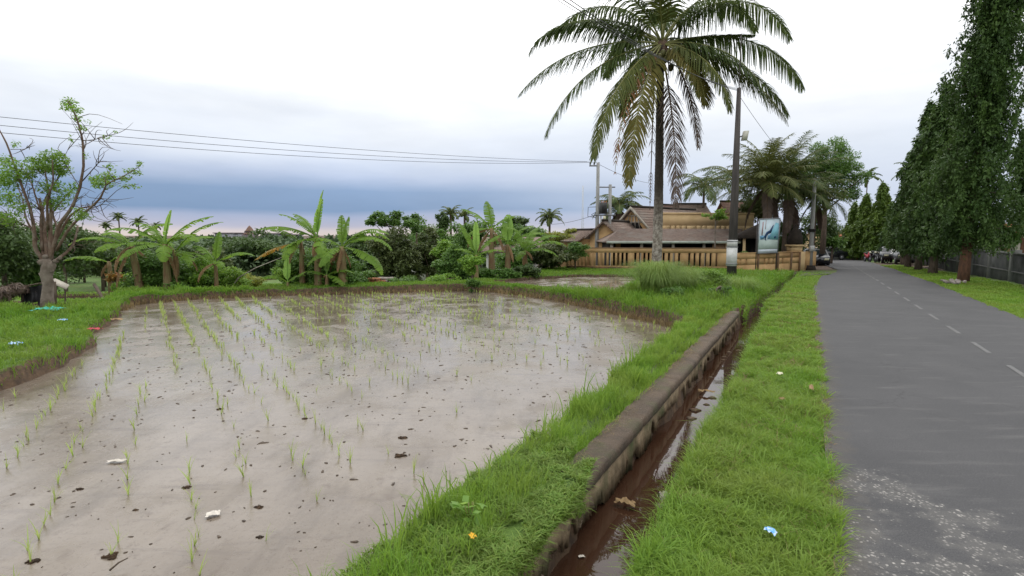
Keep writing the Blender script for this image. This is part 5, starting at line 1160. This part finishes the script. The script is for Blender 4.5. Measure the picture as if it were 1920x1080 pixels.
# white house behind the olive trees
t = thing('white_house', 'white walled house glimpsed behind the olive trees', 'house', (*at(762, 480, 31)[:2], -1.8)); mb = MB(); mb.box(-1.2, .6, 0, 3, 0, at(762, 478, 31)[2] + 1.8); mb.build('wall', M['white'], t)
mb = MB(); z = at(762, 478, 31)[2] + 1.8; mb.box(-1.5, .9, -.3, 3.3, z, z + .15); mb.build('roof', M['shingle'], t)
mb = MB(); mb.box(-.25, -.02, -.02, .05, .6, z - .2); mb.build('window', M['dark'], t)
t = thing('white_house', 'low white wall glimpsed between the stems of the third banana clump', 'house', (*at(955, 490, 30)[:2], -1.6)); mb = MB(); z = at(955, 472, 30)[2] + 1.6; mb.box(-1.3, 1.6, 0, 3, 0, z); mb.build('wall', M['white'], t); mb = MB()
mb.prism([(-1.6, -.4, z - .05), (1.9, -.4, z - .05), (1.9, 1.5, z + .7), (-1.6, 1.5, z + .7)], (0, 0, .12)); mb.build('roof', M['shingle'], t); mb = MB(); mb.box(-.4, .3, -.02, .04, .7, z - .3); mb.build('window', M['dark'], t)
# red brick pile and low wall behind the bund
def bricks(name, label, px, Y, w, h, mat):
    b = at(px, 500, Y); z = g1(b[0], Y); mb = MB(); r = random.Random(px)
    rows = int(h / .09)
    for k in range(rows):
        xx = -w / 2
        while xx < w / 2:
            if r.random() < (.97 if k < rows - 2 else .6): mb.obox((xx + .1, r.uniform(-.05, .05), k * .09 + .045), (.095, r.uniform(-.01, .01), 0), (0, .16, 0), (0, 0, .042))
            xx += .205
    o = mb.build(name, M[mat]); o.location = (b[0], Y, z); return tag(o, label, 'bricks')
bricks('brick_pile', 'low pile of orange bricks between the second banana clump and the olive trees', 696, 21.4, .9, 1.12, 'brick')
bricks('block_pile', 'low grey brown block pile right of the orange bricks', 722, 21.6, .55, 1.0, 'rubble')
# ridge buildings far away
for i, (p0, p1, top, bot, lab) in enumerate(((402, 448, 436, 452, 'long grey flat roofed building on the ridge, leftmost of the three'), (490, 530, 437, 452, 'long grey flat roofed building on the ridge right of the temple tower'), (532, 552, 439, 452, 'low pale building on the ridge behind the second banana clump'))):
    Y = 300; a = at(p0, top, Y); b = at(p1, bot, Y); t = thing('ridge_building', lab, 'building', (a[0], Y, b[2]), 'buildings on the ridge'); mb = MB(); hgt = a[2] - b[2]; w = b[0] - a[0]
    mb.box(0, w, 0, 12, 0, hgt - .5); mb.build('wall', M['farwall'], t); mb = MB(); mb.box(-.5, w + .5, -1, 13, hgt - .5, hgt); mb.build('roof', M['farroof'], t)
    mb = MB(); 
    for k in range(7): mb.box(w * (k + .3) / 7, w * (k + .7) / 7, -.1, .1, 1.2, 2.6)
    mb.build('windows', M['dark'], t)
b = at(469, 450, 290); t = thing('temple_tower', 'small tiered reddish temple tower on the ridge', 'tower', (b[0], 290, b[2])); mb = MB()
h = at(469, 423, 290)[2] - b[2]; mb.box(-3, 3, -3, 3, 0, h * .4); mb.box(-2, 2, -2, 2, h * .4, h * .62); mb.build('body', M['farroof'], t)
mb = MB(); mb.tube([(0, 0, h * .4), (0, 0, h * .44), (0, 0, h * .55)], [4, 3.2, 2.2], 8); mb.tube([(0, 0, h * .6), (0, 0, h * .66), (0, 0, h * .85), (0, 0, h)], [2.8, 2.2, 1.2, .2], 8); mb.build('roof', M['shinglebrown'], t)

# right side: grey block wall, house with orange roof
def block_wall():
    A = np.array(W(20.5, 6.75)[:2]); Bv = np.array(W(46, 7.2)[:2]); u = Bv - A; Lw = np.linalg.norm(u); u /= Lw; n = np.array((-u[1], u[0])); t = thing('block_wall', 'dark grey block garden wall behind the tallest mast tree', 'wall', (A[0], A[1], -.3))
    mb = MB(); P = lambda a, b, z: np.array((*(u * a + n * b), z))
    mb.prism([P(0, -.08, 0), P(Lw, -.08, 0), P(Lw, .08, 0), P(0, .08, 0)], (0, 0, 1.28)); mb.build('wall_panel', M['greywall'], t)
    mb = MB(); mb.prism([P(0, -.11, 1.28), P(Lw, -.11, 1.28), P(Lw, .11, 1.28), P(0, .11, 1.28)], (0, 0, .06)); mb.prism([P(0, .08, .62), P(Lw, .08, .62), P(Lw, .13, .62), P(0, .13, .62)], (0, 0, .05)); mb.build('coping', M['greywall2'], t)
    mb = MB()
    for a in (0.1, 3, 6, 9, 12, 15, 18, 21, 24): mb.prism([P(a, -.13, 0), P(a + .3, -.13, 0), P(a + .3, .14, 0), P(a, .14, 0)], (0, 0, 1.45))
    mb.build('pier', M['greywall2'], t)
block_wall()
b = at(1926, 470, 24.5); t = thing('house', 'orange roofed house with a dark porch at the right edge of the photo', 'house', (b[0], 24.5, -.2)); ze_ = at(1922, 440, 24.5)[2] + .2; zr_ = at(1922, 418, 26)[2] + .2
mb = MB(); mb.box(.1, 5, .9, 1.6, 0, ze_ + .4); mb.build('wall', M['orangelight'], t)
mb = MB()
for r in range(8):
    f0, f1 = r / 8, (r + 1) / 8; mb.prism([(-.8 + f0 * .9, -.3 + 2.3 * f0, ze_ + (zr_ - ze_) * f0 + .04), (5.5, -.3 + 2.3 * f0, ze_ + (zr_ - ze_) * f0 + .04), (5.5, -.3 + 2.3 * f1, ze_ + (zr_ - ze_) * f1), (-.8 + f1 * .9, -.3 + 2.3 * f1, ze_ + (zr_ - ze_) * f1)], (0, 0, -.07))
mb.build('roof', M['tilered'], t); mb = MB(); mb.box(.2, 4.8, .80, .88, 0, ze_ - .1); mb.build('porch', M['dark'], t)  # black panel painted as the shaded opening under the house roof
for xx in (-.55,): mb = MB(); mb.box(xx - .12, xx + .12, -.1, .14, 0, ze_); mb.build('post', M['trim'], t)

# ================================================================== POLES AND WIRES
def pole(name, label, px, py, Y, top, r0, r1, mat, z0=None, cat='utility pole', ppx=None):
    b = at(px, py, Y); z0 = g1(b[0], Y) if z0 is None else z0; zt = at(px, top, Y)[2]; t = thing(name, label, cat, (b[0], Y, z0)); mb = MB()
    mb.tube([(0, 0, -.3), (0, 0, (zt - z0) / 2), (0, 0, zt - z0)], [r0, (r0 + r1) / 2, r1], 12); mb.build('pole', M[mat], t, smooth=True); return t, zt - z0, b
t, h, b = pole('lamp_post', 'dark roadside lamp post with white plates round its foot', 1371, 530, 20.2, 165, .185, .075, 'darkpole', cat='lamp post')
mb = MB(); mb.tube([(0, 0, h - .1), (.0, 0, h + 1.9)], .018, 6); mb.build('mast', M['darkpole'], t)
z = at(1391, 255, 20.2)[2] - b[2] + 0; z = at(1391, 255, 20.2)[2] - t.location[2]
ln = MB(); ln.obox((.27, -.05, z), (.10, .02, .01), (0, .06, 0), (.03, 0, .17)); lo_ = ln.build('lamp_head', M['lampglass'], t)
mb = MB(); mb.tube([(.05, 0, z - .05), (.2, -.02, z + .0)], .025, 6); mb.build('bracket', M['darkpole'], t)
z0p, z1p = at(1370, 499, 20)[2] - t.location[2], at(1370, 450, 20)[2] - t.location[2]
mb = MB(); mb.tube([(-.02, 0, z0p), (-.02, 0, z1p - .25)], .205, 8); mb.tube([(-.02, 0, z1p - .24), (-.02, 0, z1p)], .20, 8); mb.build('number_plate', M['whitepaint'], t)
for q in (z0p + .06, z1p - .28, z1p - .06): mb = MB(); mb.tube([(-.02, 0, q), (-.02, 0, q + .03)], .212, 10); mb.build('band', M['metal'], t)
lampx = b[0]
t, h, b = pole('utility_pole', 'concrete utility pole with a box and plate beside the road, right of the shrine', 1519, 500, 31.5, 335, .13, .09, 'concrete', z0=-.45)
mb = MB(); mb.tube([(0, 0, 0), (0, 0, .38)], [.34, .26], 10); mb.build('base', M['thatchdark'], t)
z = at(1519, 465, 31.5)[2] + .45; mb = MB(); mb.box(-.16, .1, -.2, -.1, z - .2, z + .14); mb.build('plate', M['whitepaint'], t)
mb = MB(); mb.tube([(0, 0, z + .95), (0, 0, z + 1.12)], .2, 10); mb.build('clamp', M['dark'], t)
def twin():
    t1, h1, b1 = pole('utility_pole', 'left concrete pole of the twin transformer poles, with a cross arm at its top', 1119, 470, 34, 305, .14, .10, 'concrete', z0=-.9)
    mb = MB(); z = at(1119, 312, 34)[2] + .9; mb.box(-.55, .1, -.05, .05, z, z + .08); mb.build('cross_arm', M['metal'], t1)
    for xx in (-.5, -.25, 0.05): mb = MB(); mb.tube([(xx, 0, z + .08), (xx, 0, z + .16), (xx, 0, z + .26)], [.03, .05, .025], 8); mb.build('insulator', M['dark'], t1)
    mb = MB(); mb.tube([(.22, -.05, -.1), (.22, -.05, at(1127, 405, 34)[2] + .9)], .055, 8); mb.build('cable_pipe', M['whitepaint'], t1)
    mb = MB(); zz = at(1100, 400, 34)[2] + .9
    mb.tube([(-.1, 0, zz + .4), (-.6, -.1, zz + .38), (-.62, -.1, zz - .2), (-.2, -.1, zz - .25)], .02, 5); mb.tube([(-.05, 0, zz + .1), (-.4, -.15, zz - .1), (-.1, 0, zz - .3)], .025, 5); mb.build('cable_loop', M['wire'], t1)
    t2, h2, b2 = pole('utility_pole', 'right concrete pole of the twin transformer poles', 1142, 470, 34, 346, .13, .10, 'concrete', z0=-.9)
    tr = thing('transformer', 'grey transformer with a yellow plate hung between the twin poles', 'transformer', ((b1[0] + b2[0]) / 2, 34, 0)); z = at(1131, 404, 34)[2]
    mb = MB(); mb.box(-.24, .2, -.2, .2, z + .1, z + .8)
    for k in range(6): mb.box(-.16 + k * .058, -.145 + k * .058, -.26, -.2, z + .15, z + .65)
    mb.build('tank', M['greywall'], tr)
    mb = MB(); mb.box(-.6, .75, -.12, -.04, z - .02, z + .06); mb.box(-.6, .75, .04, .12, z - .02, z + .06); mb.build('cross_beam', M['metal'], tr)
    for xx in (-.12, .02, .16): mb = MB(); mb.tube([(xx, 0, z + .7), (xx, 0, z + .8), (xx, 0, z + .92)], [.04, .05, .02], 8); mb.build('bushing', M['brick'], tr)
    mb = MB(); mb.box(-.08, .09, -.30, -.26, z - .32, z - .05); mb.build('plate', M['cup'], tr)
    mb = MB(); mb.box(-.5, .7, -.04, .04, at(1131, 352, 34)[2], at(1131, 352, 34)[2] + .07); mb.build('top_beam', M['metal'], tr)
    return b1
twin()
def wire(label, A, Bv, sag, r=.012, name='power_line', group=None):
    A, Bv = np.asarray(A, float), np.asarray(Bv, float); mb = MB(); t_ = np.linspace(0, 1, 40)[:, None]; p = A + (Bv - A) * t_ - np.array((0, 0, 1.)) * sag * 4 * t_ * (1 - t_); mb.tube(p, r, 5); o = mb.build(name, M['wire']); return tag(o, label, 'power line', group)
P0 = at(1104, 306, 34)
wire('topmost of the three power lines crossing the sky on the left', at(-60, 213, 17), at(1101, 303, 34), .25, .009, group='power lines over the paddies')
wire('middle of the three power lines crossing the sky on the left', at(-60, 229, 17), at(1109, 303.5, 34), .35, .009, group='power lines over the paddies')
wire('lowest of the three power lines crossing the sky on the left', at(-60, 243, 17), at(1119, 304, 34), .42, .009, group='power lines over the paddies')
for i, (a, lab) in enumerate(((1022, 'leftmost of the cables rising to the upper left over the palm'), (1036, 'middle cable of those rising to the upper left over the palm'), (1052, 'rightmost of the cables rising to the upper left over the palm'))):
    wire(lab, at(a - 40, -40, 9), at(1384, 166 + i * 2, 20.2), .25, .009 if i else .006, group='cables over the palm')
wire('cable running from the lamp post towards the far end of the road', at(1384, 176, 20.2), at(1519, 340, 31.5), .3, .008)
for i, (ya, yb) in enumerate(((252, 228), (262, 240))): wire('upper of two service cables at the right edge of the photo' if i == 0 else 'lower of two service cables at the right edge of the photo', at(1870, ya, 30), at(1960, yb - 14, 21), .1, .010)
wire('sagging service cable left of the twin poles', at(1119, 402, 34), at(1010, 419, 60), .3, .014)
wire('pair of lines leaving the twin poles towards the palm', at(1119, 306, 34), at(1236, 345, 52), .3, .012)
# slim tower far away
b = at(1092, 430, 120); t = thing('radio_mast', 'thin pale radio mast far behind, left of the twin poles', 'mast', (b[0], 120, -3)); h = at(1092, 348, 120)[2] + 3; mb = MB()
for a in range(3): mb.tube([(.35 * cos(a * 2.1), .35 * sin(a * 2.1), 0), (.12 * cos(a * 2.1), .12 * sin(a * 2.1), h)], .035, 4)
for k in range(22): z = h * k / 22; q = .35 - .23 * k / 22; mb.tube([(q, 0, z), (-q * .5, q * .87, z + h / 44), (-q * .5, -q * .87, z + h / 22)], .02, 4)
mb.build('lattice', M['whitepaint'], t)

# ================================================================== VEHICLES
def car(label, px, Y, rot, paint, z=None):
    b = at(px, 480, Y); z = float(rzc(np.array(Y))) if z is None else z; t = thing('parked_car', label, 'car', (b[0], Y, z), None, radians(rot))
    prof = [(-2.0, .35), (-2.05, .75), (-1.9, .88), (-1.15, .95), (-.6, 1.38), (.75, 1.42), (1.45, 1.0), (2.0, .92), (2.05, .4)]
    mb = MB(); w = .82
    L_ = [(x, -w, z_) for x, z_ in prof]; R_ = [(x, w, z_) for x, z_ in prof]; n = len(prof)
    L_ = [(x, -w + (.16 if z_ > 1.2 else 0), z_) for x, z_ in prof]; R_ = [(x, w - (.16 if z_ > 1.2 else 0), z_) for x, z_ in prof]
    mb.add(L_ + R_, [tuple(range(n))], [tuple(range(n, 2 * n))[::-1]], [(i, n + i, n + (i + 1) % n, (i + 1) % n) for i in range(n)]); mb.build('body', M[paint], t)
    for nm, q in (('side_window', [(-1.0, .98), (-.55, 1.32), (.68, 1.34), (1.25, 1.0)]),):
        for sg in (-1, 1):
            mb = MB(); mb.add([(x, sg * (w + .012 - (.15 if z_ > 1.2 else .01)), z_) for x, z_ in q], [(0, 1, 2, 3)]); mb.build(nm, M['glass'], t)
    mb = MB(); mb.add([(-1.16, -.7, .99), (-1.16, .7, .99), (-.64, .6, 1.37), (-.64, -.6, 1.37)], [(0, 1, 2, 3)]); mb.build('windscreen', M['glass'], t)
    for x in (-1.3, 1.3):
        for sg in (-1, 1): 
            mb = MB(); mb.tube([(x, sg * .68, .31), (x, sg * .84, .31)], .31, 14); wo = mb.build('wheel', M['rubber'], t)
            mb = MB(); mb.tube([(x, sg * .83, .31), (x, sg * .855, .31)], .18, 10); mb.build('rim', M['metal'], wo)
    for sg in (-1, 1): mb = MB(); mb.box(-2.07, -2.03, sg * .6 - .15, sg * .6 + .15, .62, .76); mb.build('headlight', M['cup'], t)
    return t
car('black car parked at the roadside before the far mast trees', 1671, 46.5, 62, 'carblack')
car('silver car parked behind the tree trunks, right of the black car', 1697, 44.0, 62, 'cargrey')
car('dark car parked behind the second concrete pole, left of the road', 1528, 41, 65, 'carblack', -.75)
car('dark car far up the side road before the pale grey wall', 1548, 58, 10, 'carblack', -1.0)
def motorbike(label, px, Y, rot, paint):
    b = at(px, 480, Y); t = thing('motorbike', label, 'motorbike', (b[0], Y, float(rzc(np.array(Y)))), 'motorbikes parked before the shop', radians(rot))
    for x in (-.62, .62):
        mb = MB(); K = 18; P_ = [(x + .27 * cos(a), 0, .3 + .27 * sin(a)) for a in np.linspace(0, 2 * pi, K)]; mb.tube(P_, .05, 6, cap=False); wo = mb.build('wheel', M['rubber'], t); mb = MB(); mb.tube([(x, -.03, .3), (x, .03, .3)], .14, 10); mb.build('hub', M['metal'], wo)
    mb = MB(); mb.prism([(-.5, -.11, .55), (-.3, -.11, .4), (.2, -.11, .35), (.5, -.11, .62), (.75, -.11, .78), (.1, -.11, .72), (-.2, -.11, .6), (-.42, -.11, .95)], (0, .22, 0)); mb.build('body', M[paint], t)
    mb = MB(); mb.prism([(-.02, -.13, .73), (.75, -.13, .80), (.72, -.13, .87), (.0, -.13, .82)], (0, .26, 0)); mb.build('seat', M['rubber'], t)
    mb = MB(); mb.tube([(-.62, 0, .3), (-.45, 0, .95)], .03, 6); mb.tube([(-.36, -.32, 1.02), (-.45, 0, .97), (-.36, .32, 1.02)], .018, 6); mb.build('handlebar', M['metal'], t)
    mb = MB(); mb.blob((-.52, 0, .9), (.06, .09, .08), 8, 0); mb.build('headlight', M['cup'], t)
for px, Y, r, p, lab in ((1627, 50, 75, 'redplastic', 'dull red motorbike, leftmost of the parked row'), (1636, 49.4, 80, 'carblack', 'black motorbike next to the dull red one'), (1645, 48.8, 70, 'cargrey', 'silver motorbike in the middle of the parked row'), (1653, 48.2, 78, 'redplastic', 'red motorbike two places from the black car'), (1660, 47.8, 72, 'carblack', 'black motorbike beside the black car')): motorbike(lab, px, Y, r, p)

# ================================================================== LEFT BANK OBJECTS
t = thing('tarp_shelter', 'black tarp hung over poles beside the pollarded tree trunk', 'tarp', (*at(62, 575, 13.8)[:2], -.15)); o = np.array(t.location)
def q_(px, py, Y): return at(px, py, Y) - o
mb = MB(); V = []
for i in range(13):
    for j in range(6):
        u = i / 12; v = j / 5; top = 536 - 3 * u - 3 * sin(pi * u) * -1; p = q_(42 + 38 * u, top + v * (30 + 14 * (u < .45) + 14 * (u > .8)), 13.9 + .05 * sin(u * 11) + .03 * sin(v * 6)); V.append(p)
mb.add(V, [(i * 6 + j, (i + 1) * 6 + j, (i + 1) * 6 + j + 1, i * 6 + j + 1) for i in range(12) for j in range(5)]); mb.build('tarp', M['tarp'], t)
mb = MB(); mb.tube([q_(38, 538, 13.85), q_(82, 530, 13.85)], .02, 6); mb.tube([q_(42, 537, 13.9), q_(42, 582, 13.9)], .03, 6); mb.tube([q_(102, 528, 14), q_(104, 580, 14)], .035, 6); mb.build('pole', M['bark'], t)
t = thing('roof_sheet', 'pale weathered roof sheet sticking out right of the pollarded tree trunk', 'sheet', (*at(112, 530, 14.2)[:2], .5)); o = np.array(t.location)
mb = MB(); mb.prism([q_(94, 524, 14.2), q_(104, 522, 14.4), q_(130, 534, 14.5), q_(124, 542, 14.2), q_(96, 530, 14.1)], (0, 0, -.02)); mb.build('sheet', M['trim'], t)
mb = MB(); mb.tube([q_(104, 528, 14.3), q_(104, 580, 14.3)], .03, 6); mb.tube([q_(122, 538, 14.35), q_(123, 578, 14.35)], .02, 6); mb.build('pole', M['bark'], t)
t = thing('thatch_heap', 'low brown thatched lean-to at the left edge of the photo beside the tarp', 'shelter', (*at(15, 575, 13.6)[:2], -.15)); o = np.array(t.location)
mb = MB(); n = 2200; P_ = np.stack([RNG.uniform(-.9, .35, n), RNG.uniform(-.4, .4, n), 0 * RNG.random(n)], -1); P_[:, 2] = .62 + .06 * np.sin(P_[:, 0] * 5) - .45 * np.abs(P_[:, 1]) - RNG.random(n) * .14; leafset(mb, P_, .16, elong=6, down=-.5); mb.build('thatch', M['drythatch'] if 'drythatch' in M else M['palm_dead'], t)
mb = MB(); mb.box(-.85, .32, -.3, .3, .35, .5); mb.build('roof_core', M['stone'], t)
for xx in (-.6, .1, .3): mb = MB(); mb.tube([(xx, -.25, 0), (xx, -.25, .5)], .035, 6); mb.build('post', M['bark'], t)
def crumple(name, label, px, py, z, r, mat, cat='litter', sq=.35, rot=0, n=9):
    p = gp(px, py, z); mb = MB(); V = []; K = n
    for i in range(K):
        for j in range(K):
            u, v = i / (K - 1) - .5, j / (K - 1) - .5; V.append((u * 2 * r[0] * (1 + .25 * nz(u * 5, v * 5, 1, px)), v * 2 * r[1] * (1 + .3 * nz(v * 6, u * 4, 1, py)), r[2] * (.5 + .5 * nz(u * 7, v * 7, 1, px + py)) * (1 - abs(u * v) * 2) + .006))
    mb.add(V, [(i * K + j, (i + 1) * K + j, (i + 1) * K + j + 1, i * K + j + 1) for i in range(K - 1) for j in range(K - 1)])
    o = mb.build(name, M[mat]); o.location = p; o.rotation_euler.z = rot; return tag(o, label, cat)
crumple('plastic_sheet', 'crumpled teal plastic sheet at the foot of the pollarded tree', 92, 583, -.08, (.32, .16, .12), 'teal', 'sheet')
crumple('paper_scrap', 'red scrap of packaging on the left grass bank', 178, 619, -.06, (.11, .06, .06), 'redplastic')
crumple('paper_scrap', 'orange brown scrap on the left grass bank above the red one', 220, 600, -.05, (.12, .06, .04), 'leafdead')
crumple('plastic_bag', 'pale plastic bag lying in the hollow at the left edge of the photo', 30, 648, -.02, (.09, .06, .08), 'blueplastic')
crumple('plastic_bag', 'pale blue bag near the teal sheet', 118, 602, -.02, (.08, .05, .06), 'blueplastic')
crumple('paper_scrap', 'white paper scrap on the mud, larger and further of the two', 219, 866, -.296, (.07, .024, .02), 'paper', rot=.1)
crumple('paper_scrap', 'white paper scrap on the mud, nearer of the two', 400, 966, -.296, (.045, .032, .025), 'paper', rot=.4)
crumple('plastic_wrapper', 'blue and white wrapper lying in the roadside grass', 1445, 1001, .06, (.022, .036, .035), 'blueplastic', rot=.5)
crumple('paper_cup', 'cream paper cup lying in the verge grass', 1462, 704, .055, (.032, .030, .05), 'cup', rot=.5)
crumple('paper_scrap', 'small pale scrap in the verge grass below the cream cup', 1466, 750, .055, (.032, .022, .03), 'leafdead', rot=.5)
crumple('dead_leaf', 'curled brown leaf lying at the asphalt edge', 1521, 730, .06, (.02, .09, .05), 'leafdead', 'leaf', rot=-.5)
crumple('yellow_leaf', 'single bright yellow leaf on the mossy wall end', 886, 1008, .03, (.018, .022, .02), 'yellow', 'leaf', rot=.5, n=6)
crumple('dead_leaf', 'brown leaf sheath floating in the drain near the camera', 1172, 948, -.40, (.08, .03, .07), 'leafdead', 'leaf', rot=-.5)
crumple('dead_leaf', 'brown leaf sheath lying across the drain further off', 1325, 737, -.39, (.10, .025, .06), 'leafdead', 'leaf', rot=-.3)
crumple('fallen_stone', 'pale stone at the grass edge of the drain', 1248, 940, -.15, (.05, .04, .09), 'rubble', 'stone', rot=.2)
crumple('plastic_wrapper', 'white wrapper floating in the drain near the bottom of the photo', 1090, 1045, -.408, (.02, .012, .01), 'paper', rot=.2)
p = gp(880, 985, -.02); t = thing('broad_leaf_weed', 'broad bright leaved weed among the grass beside the mossy wall end', 'weed', p); mb = MB(); n = 26
leafset(mb, np.stack([RNG.normal(0, .035, n), RNG.normal(0, .035, n), RNG.uniform(.05, .16, n)], -1), .07, droop=.1, elong=1.6); mb.build('leaves', M['banana_new'], t); mb = MB()
for q in range(6): mb.tube([(0, 0, 0), (random.uniform(-.03, .03), random.uniform(-.03, .03), .14)], .003, 5)
mb.build('stem', M['rachis'], t)
# muddy clods in the paddy
for i, (px, py, r, lab) in enumerate(((755, 821, .055, 'brown mud clod, further of the pair in the middle of the paddy'), (750, 855, .07, 'brown clod with straw, nearer of the pair in the middle of the paddy'), (208, 1043, .065, 'dark mud clod beside the thin stick at the lower left'), (62, 1053, .05, 'flat mud clod nearest the lower left corner'),
        (350, 914, .045, 'flat brown mud clod left of the nearer paper scrap'), (149, 917, .035, 'flat dark mud clod left of the larger paper row'), (254, 956, .025, 'small round dark clod among the near seedlings'), (572, 785, .04, 'reddish flat mud clod above the centre pair'), (487, 1007, .03, 'mud clod at the foot of a near seedling'), (412, 767, .05, 'long thin mud clod in the left half of the paddy'), (485, 951, .04, 'long dark mud clod right of the nearer paper scrap'))):
    p = gp(px, py, -.298); mb = MB(); r *= .55; mb.blob(p, (r * 1.1, r * .8, r * .45), 10, .45)
    for q in range(6): a = random.uniform(0, 6.3); mb.blob(p + (cos(a) * r * 1.2, sin(a) * r * .9, 0), (r * random.uniform(.2, .5), r * .3, r * .25), 7, .4); tag(mb.build('mud_clod', M['mudclod'], loc=p), lab, 'mud clod', 'mud clods in the paddy')
mb = MB(); a, b = gp(205, 1070, -.28), gp(240, 1046, -.25); mb.tube([a, (a + b) / 2 + (0, 0, .01), b], [.006, .005, .003], 6); tag(mb.build('stick', M['bark']), 'thin grey stick lying beside a clod at the lower left', 'stick')
mb = MB(); a, b = gp(1268, 622, -.3), gp(1267, 606, -.2); mb.tube([a, b], .012, 6); tag(mb.build('stick', M['trim']), 'short pale stake standing in the far right corner of the paddy', 'stick')
mb = MB(); a, b = at(178, 548, 17), at(200, 570, 16); mb.tube([a + (0, 0, .25), b], .05, 7); tag(mb.build('log', M['bark']), 'dark leaning log on the far left bank', 'log')
mb = MB(); P_ = [at(430, 545, 19.6), at(448, 520, 19.7), at(480, 502, 19.8), at(540, 478, 20)]; mb.tube(P_, [.03, .025, .02, .01], 6); tag(mb.build('bent_branch', M['trim']), 'pale bent branch arching towards the second banana clump', 'branch')
# rubble at foot of the tallest mast tree
for i in range(14):
    p = np.array(W(24.1 + random.uniform(-.5, .6), 4.6 + random.uniform(-.3, .4), .05)); mb = MB(); r = random.uniform(.03, .07); R3, _ = np.linalg.qr(RNG.normal(0, 1, (3, 3))); mb.obox(p, R3[0] * r * 1.2, R3[1] * r, R3[2] * r * .6); tag(mb.build('rubble_lump', M['rubble'], loc=p), 'pale lump of rubble at the foot of the tallest mast tree', 'rubble', 'rubble under the mast tree')
# scattered specks, snails and bits on the mud
mb = MB(); n = 2600; u = RNG.random((n, 2)); x = -8 + 11.5 * u[:, 0]; y = 2.2 + 15 * u[:, 1] ** 1.3; k = sdf(PADDY, x, y) < -.15; x, y = x[k], y[k]
for xx, yy in zip(x, y):
    r = random.choice((.003, .003, .004, .004, .005, .006, .009)) * (1 + yy * .06); mb.blob((xx, yy, -.298), (r * random.uniform(.8, 3.6), r, r * .6), 6, .3); vv = mb.v[-1]; a = random.uniform(0, pi); dx, dy = vv[:, 0] - xx, vv[:, 1] - yy; vv[:, 0] = xx + dx * cos(a) - dy * sin(a); vv[:, 1] = yy + dx * sin(a) + dy * cos(a)
tag(mb.build('debris', M['speck']), 'dark specks, snails and straw bits scattered on the paddy mud', 'debris', kind='stuff')

# ================================================================== RICE SEEDLINGS
def seedling(seed, big=1.0):
    r = np.random.default_rng(seed); mb = MB(); nb = r.integers(3, 7)
    for i in range(nb):
        a = r.uniform(0, 2 * pi); h = r.uniform(.09, .19) * big; o = r.uniform(.02, .11); s = np.array((-sin(a), cos(a), 0)) * .0042; V = []
        for k in range(4):
            t = k / 3; p = np.array((cos(a) * o * t ** 1.7, sin(a) * o * t ** 1.7, h * (t - .18 * t * t))); V += [p - s * (1 - t * .85), p + s * (1 - t * .85)]
        mb.add(V, [(0, 1, 3, 2), (2, 3, 5, 4), (4, 5, 7, 6)], rnd=r.random())
    return mb
protos = []
for i in range(10):
    o = seedling(i).build('rice_seedling', M['rice']); protos.append(o.data); bpy.data.objects.remove(o)
def rowpos():
    hd = math.atan2(-.66, 1.0); u = np.array((sin(hd), cos(hd))); v = np.array((cos(hd), -sin(hd))); out_ = []; dn = []
    for i in range(-40, 60):
        keep = RNG.random() < .9
        for j in range(-10, 150):
            bend = .12 * sin(j * .035 + i * .4); p = u * (j * .175 + RNG.normal(0, .025)) + v * (i * .40 + bend + RNG.normal(0, .022)); out_.append(p)
            dn.append(.55 * keep + .75 * sin(i * 2.3 + j * .11) * sin(j * .047 + i) - .1)
    P_ = np.array(out_); dn = np.array(dn); d = sdf(PADDY, P_[:, 0], P_[:, 1]); k = (d < -.25) & (P_[:, 1] > 2.0) & (np.abs(P_[:, 0]) < P_[:, 1] * 1.05 + .3); P_ = P_[k]; dn = dn[k]
    dens = dn * .8 + .30 * sst(.3, -2.5, P_[:, 0]) - .45 * ((P_[:, 0] > -1.4) & (P_[:, 1] < 8)) - .05 + .12 * nz(P_[:, 0], P_[:, 1], .35, 2) + .15 * ((P_[:, 1] > 12) & (P_[:, 0] < -4))
    return P_[RNG.random(len(P_)) < dens]
RP = rowpos(); RP = RP[np.argsort(np.hypot(RP[:, 0], RP[:, 1]))]
for i, p in enumerate(RP[:300]):
    o = bpy.data.objects.new('rice_seedling', protos[i % 10]); COL.objects.link(o); o.location = (p[0], p[1], -.305); s = random.uniform(.7, 1.25); o.scale = (s, s, s); o.rotation_euler = (random.uniform(-.2, .2), random.uniform(-.2, .2), random.uniform(0, 6.28))
    tag(o, 'thin yellow green rice seedling standing in the near mud of the paddy', 'rice seedling', 'rice seedlings in the near paddy rows')
mb = MB()
for i, p in enumerate(RP[300:]):
    for q in range(4):
        a = random.uniform(0, 2 * pi); o = random.uniform(.01, .07); h = random.uniform(.07, .15); w = .0030 + .00032 * p[1]; s = np.array((1, 0, 0)) * w; b = np.array((p[0], p[1], -.3))
        mb.add([b - s, b + s, b + (cos(a) * o * .4, sin(a) * o * .4, h * .6) + s * .7, b + (cos(a) * o * .4, sin(a) * o * .4, h * .6) - s * .7, b + (cos(a) * o, sin(a) * o, h)], [(0, 1, 2, 3)], [(3, 2, 4)])
tag(mb.build('rice_seedlings', M['rice']), 'rows of tiny rice seedlings across the farther part of the paddy', 'rice seedlings', kind='stuff')
# stubble along the far bund foot
mb = MB(); n = 2600; th_ = RNG.random(n); idx = RNG.integers(3, 16, n); P1 = np.array(PADDY); a = P1[idx]; b = P1[idx + 1]; p = a + (b - a) * th_[:, None]; x = p[:, 0] + RNG.normal(0, .08, n); y = p[:, 1] - np.abs(RNG.normal(.06, .08, n))
blades(mb, x, y, np.full(n, -.31), RNG.uniform(.06, .2, n), np.maximum(.008, .0010 * y), RNG.uniform(.1, .6, n), .5); tag(mb.build('edge_stubble', M['drygrass']), 'thin dry stubble at the foot of the bunds', 'grass', kind='stuff')
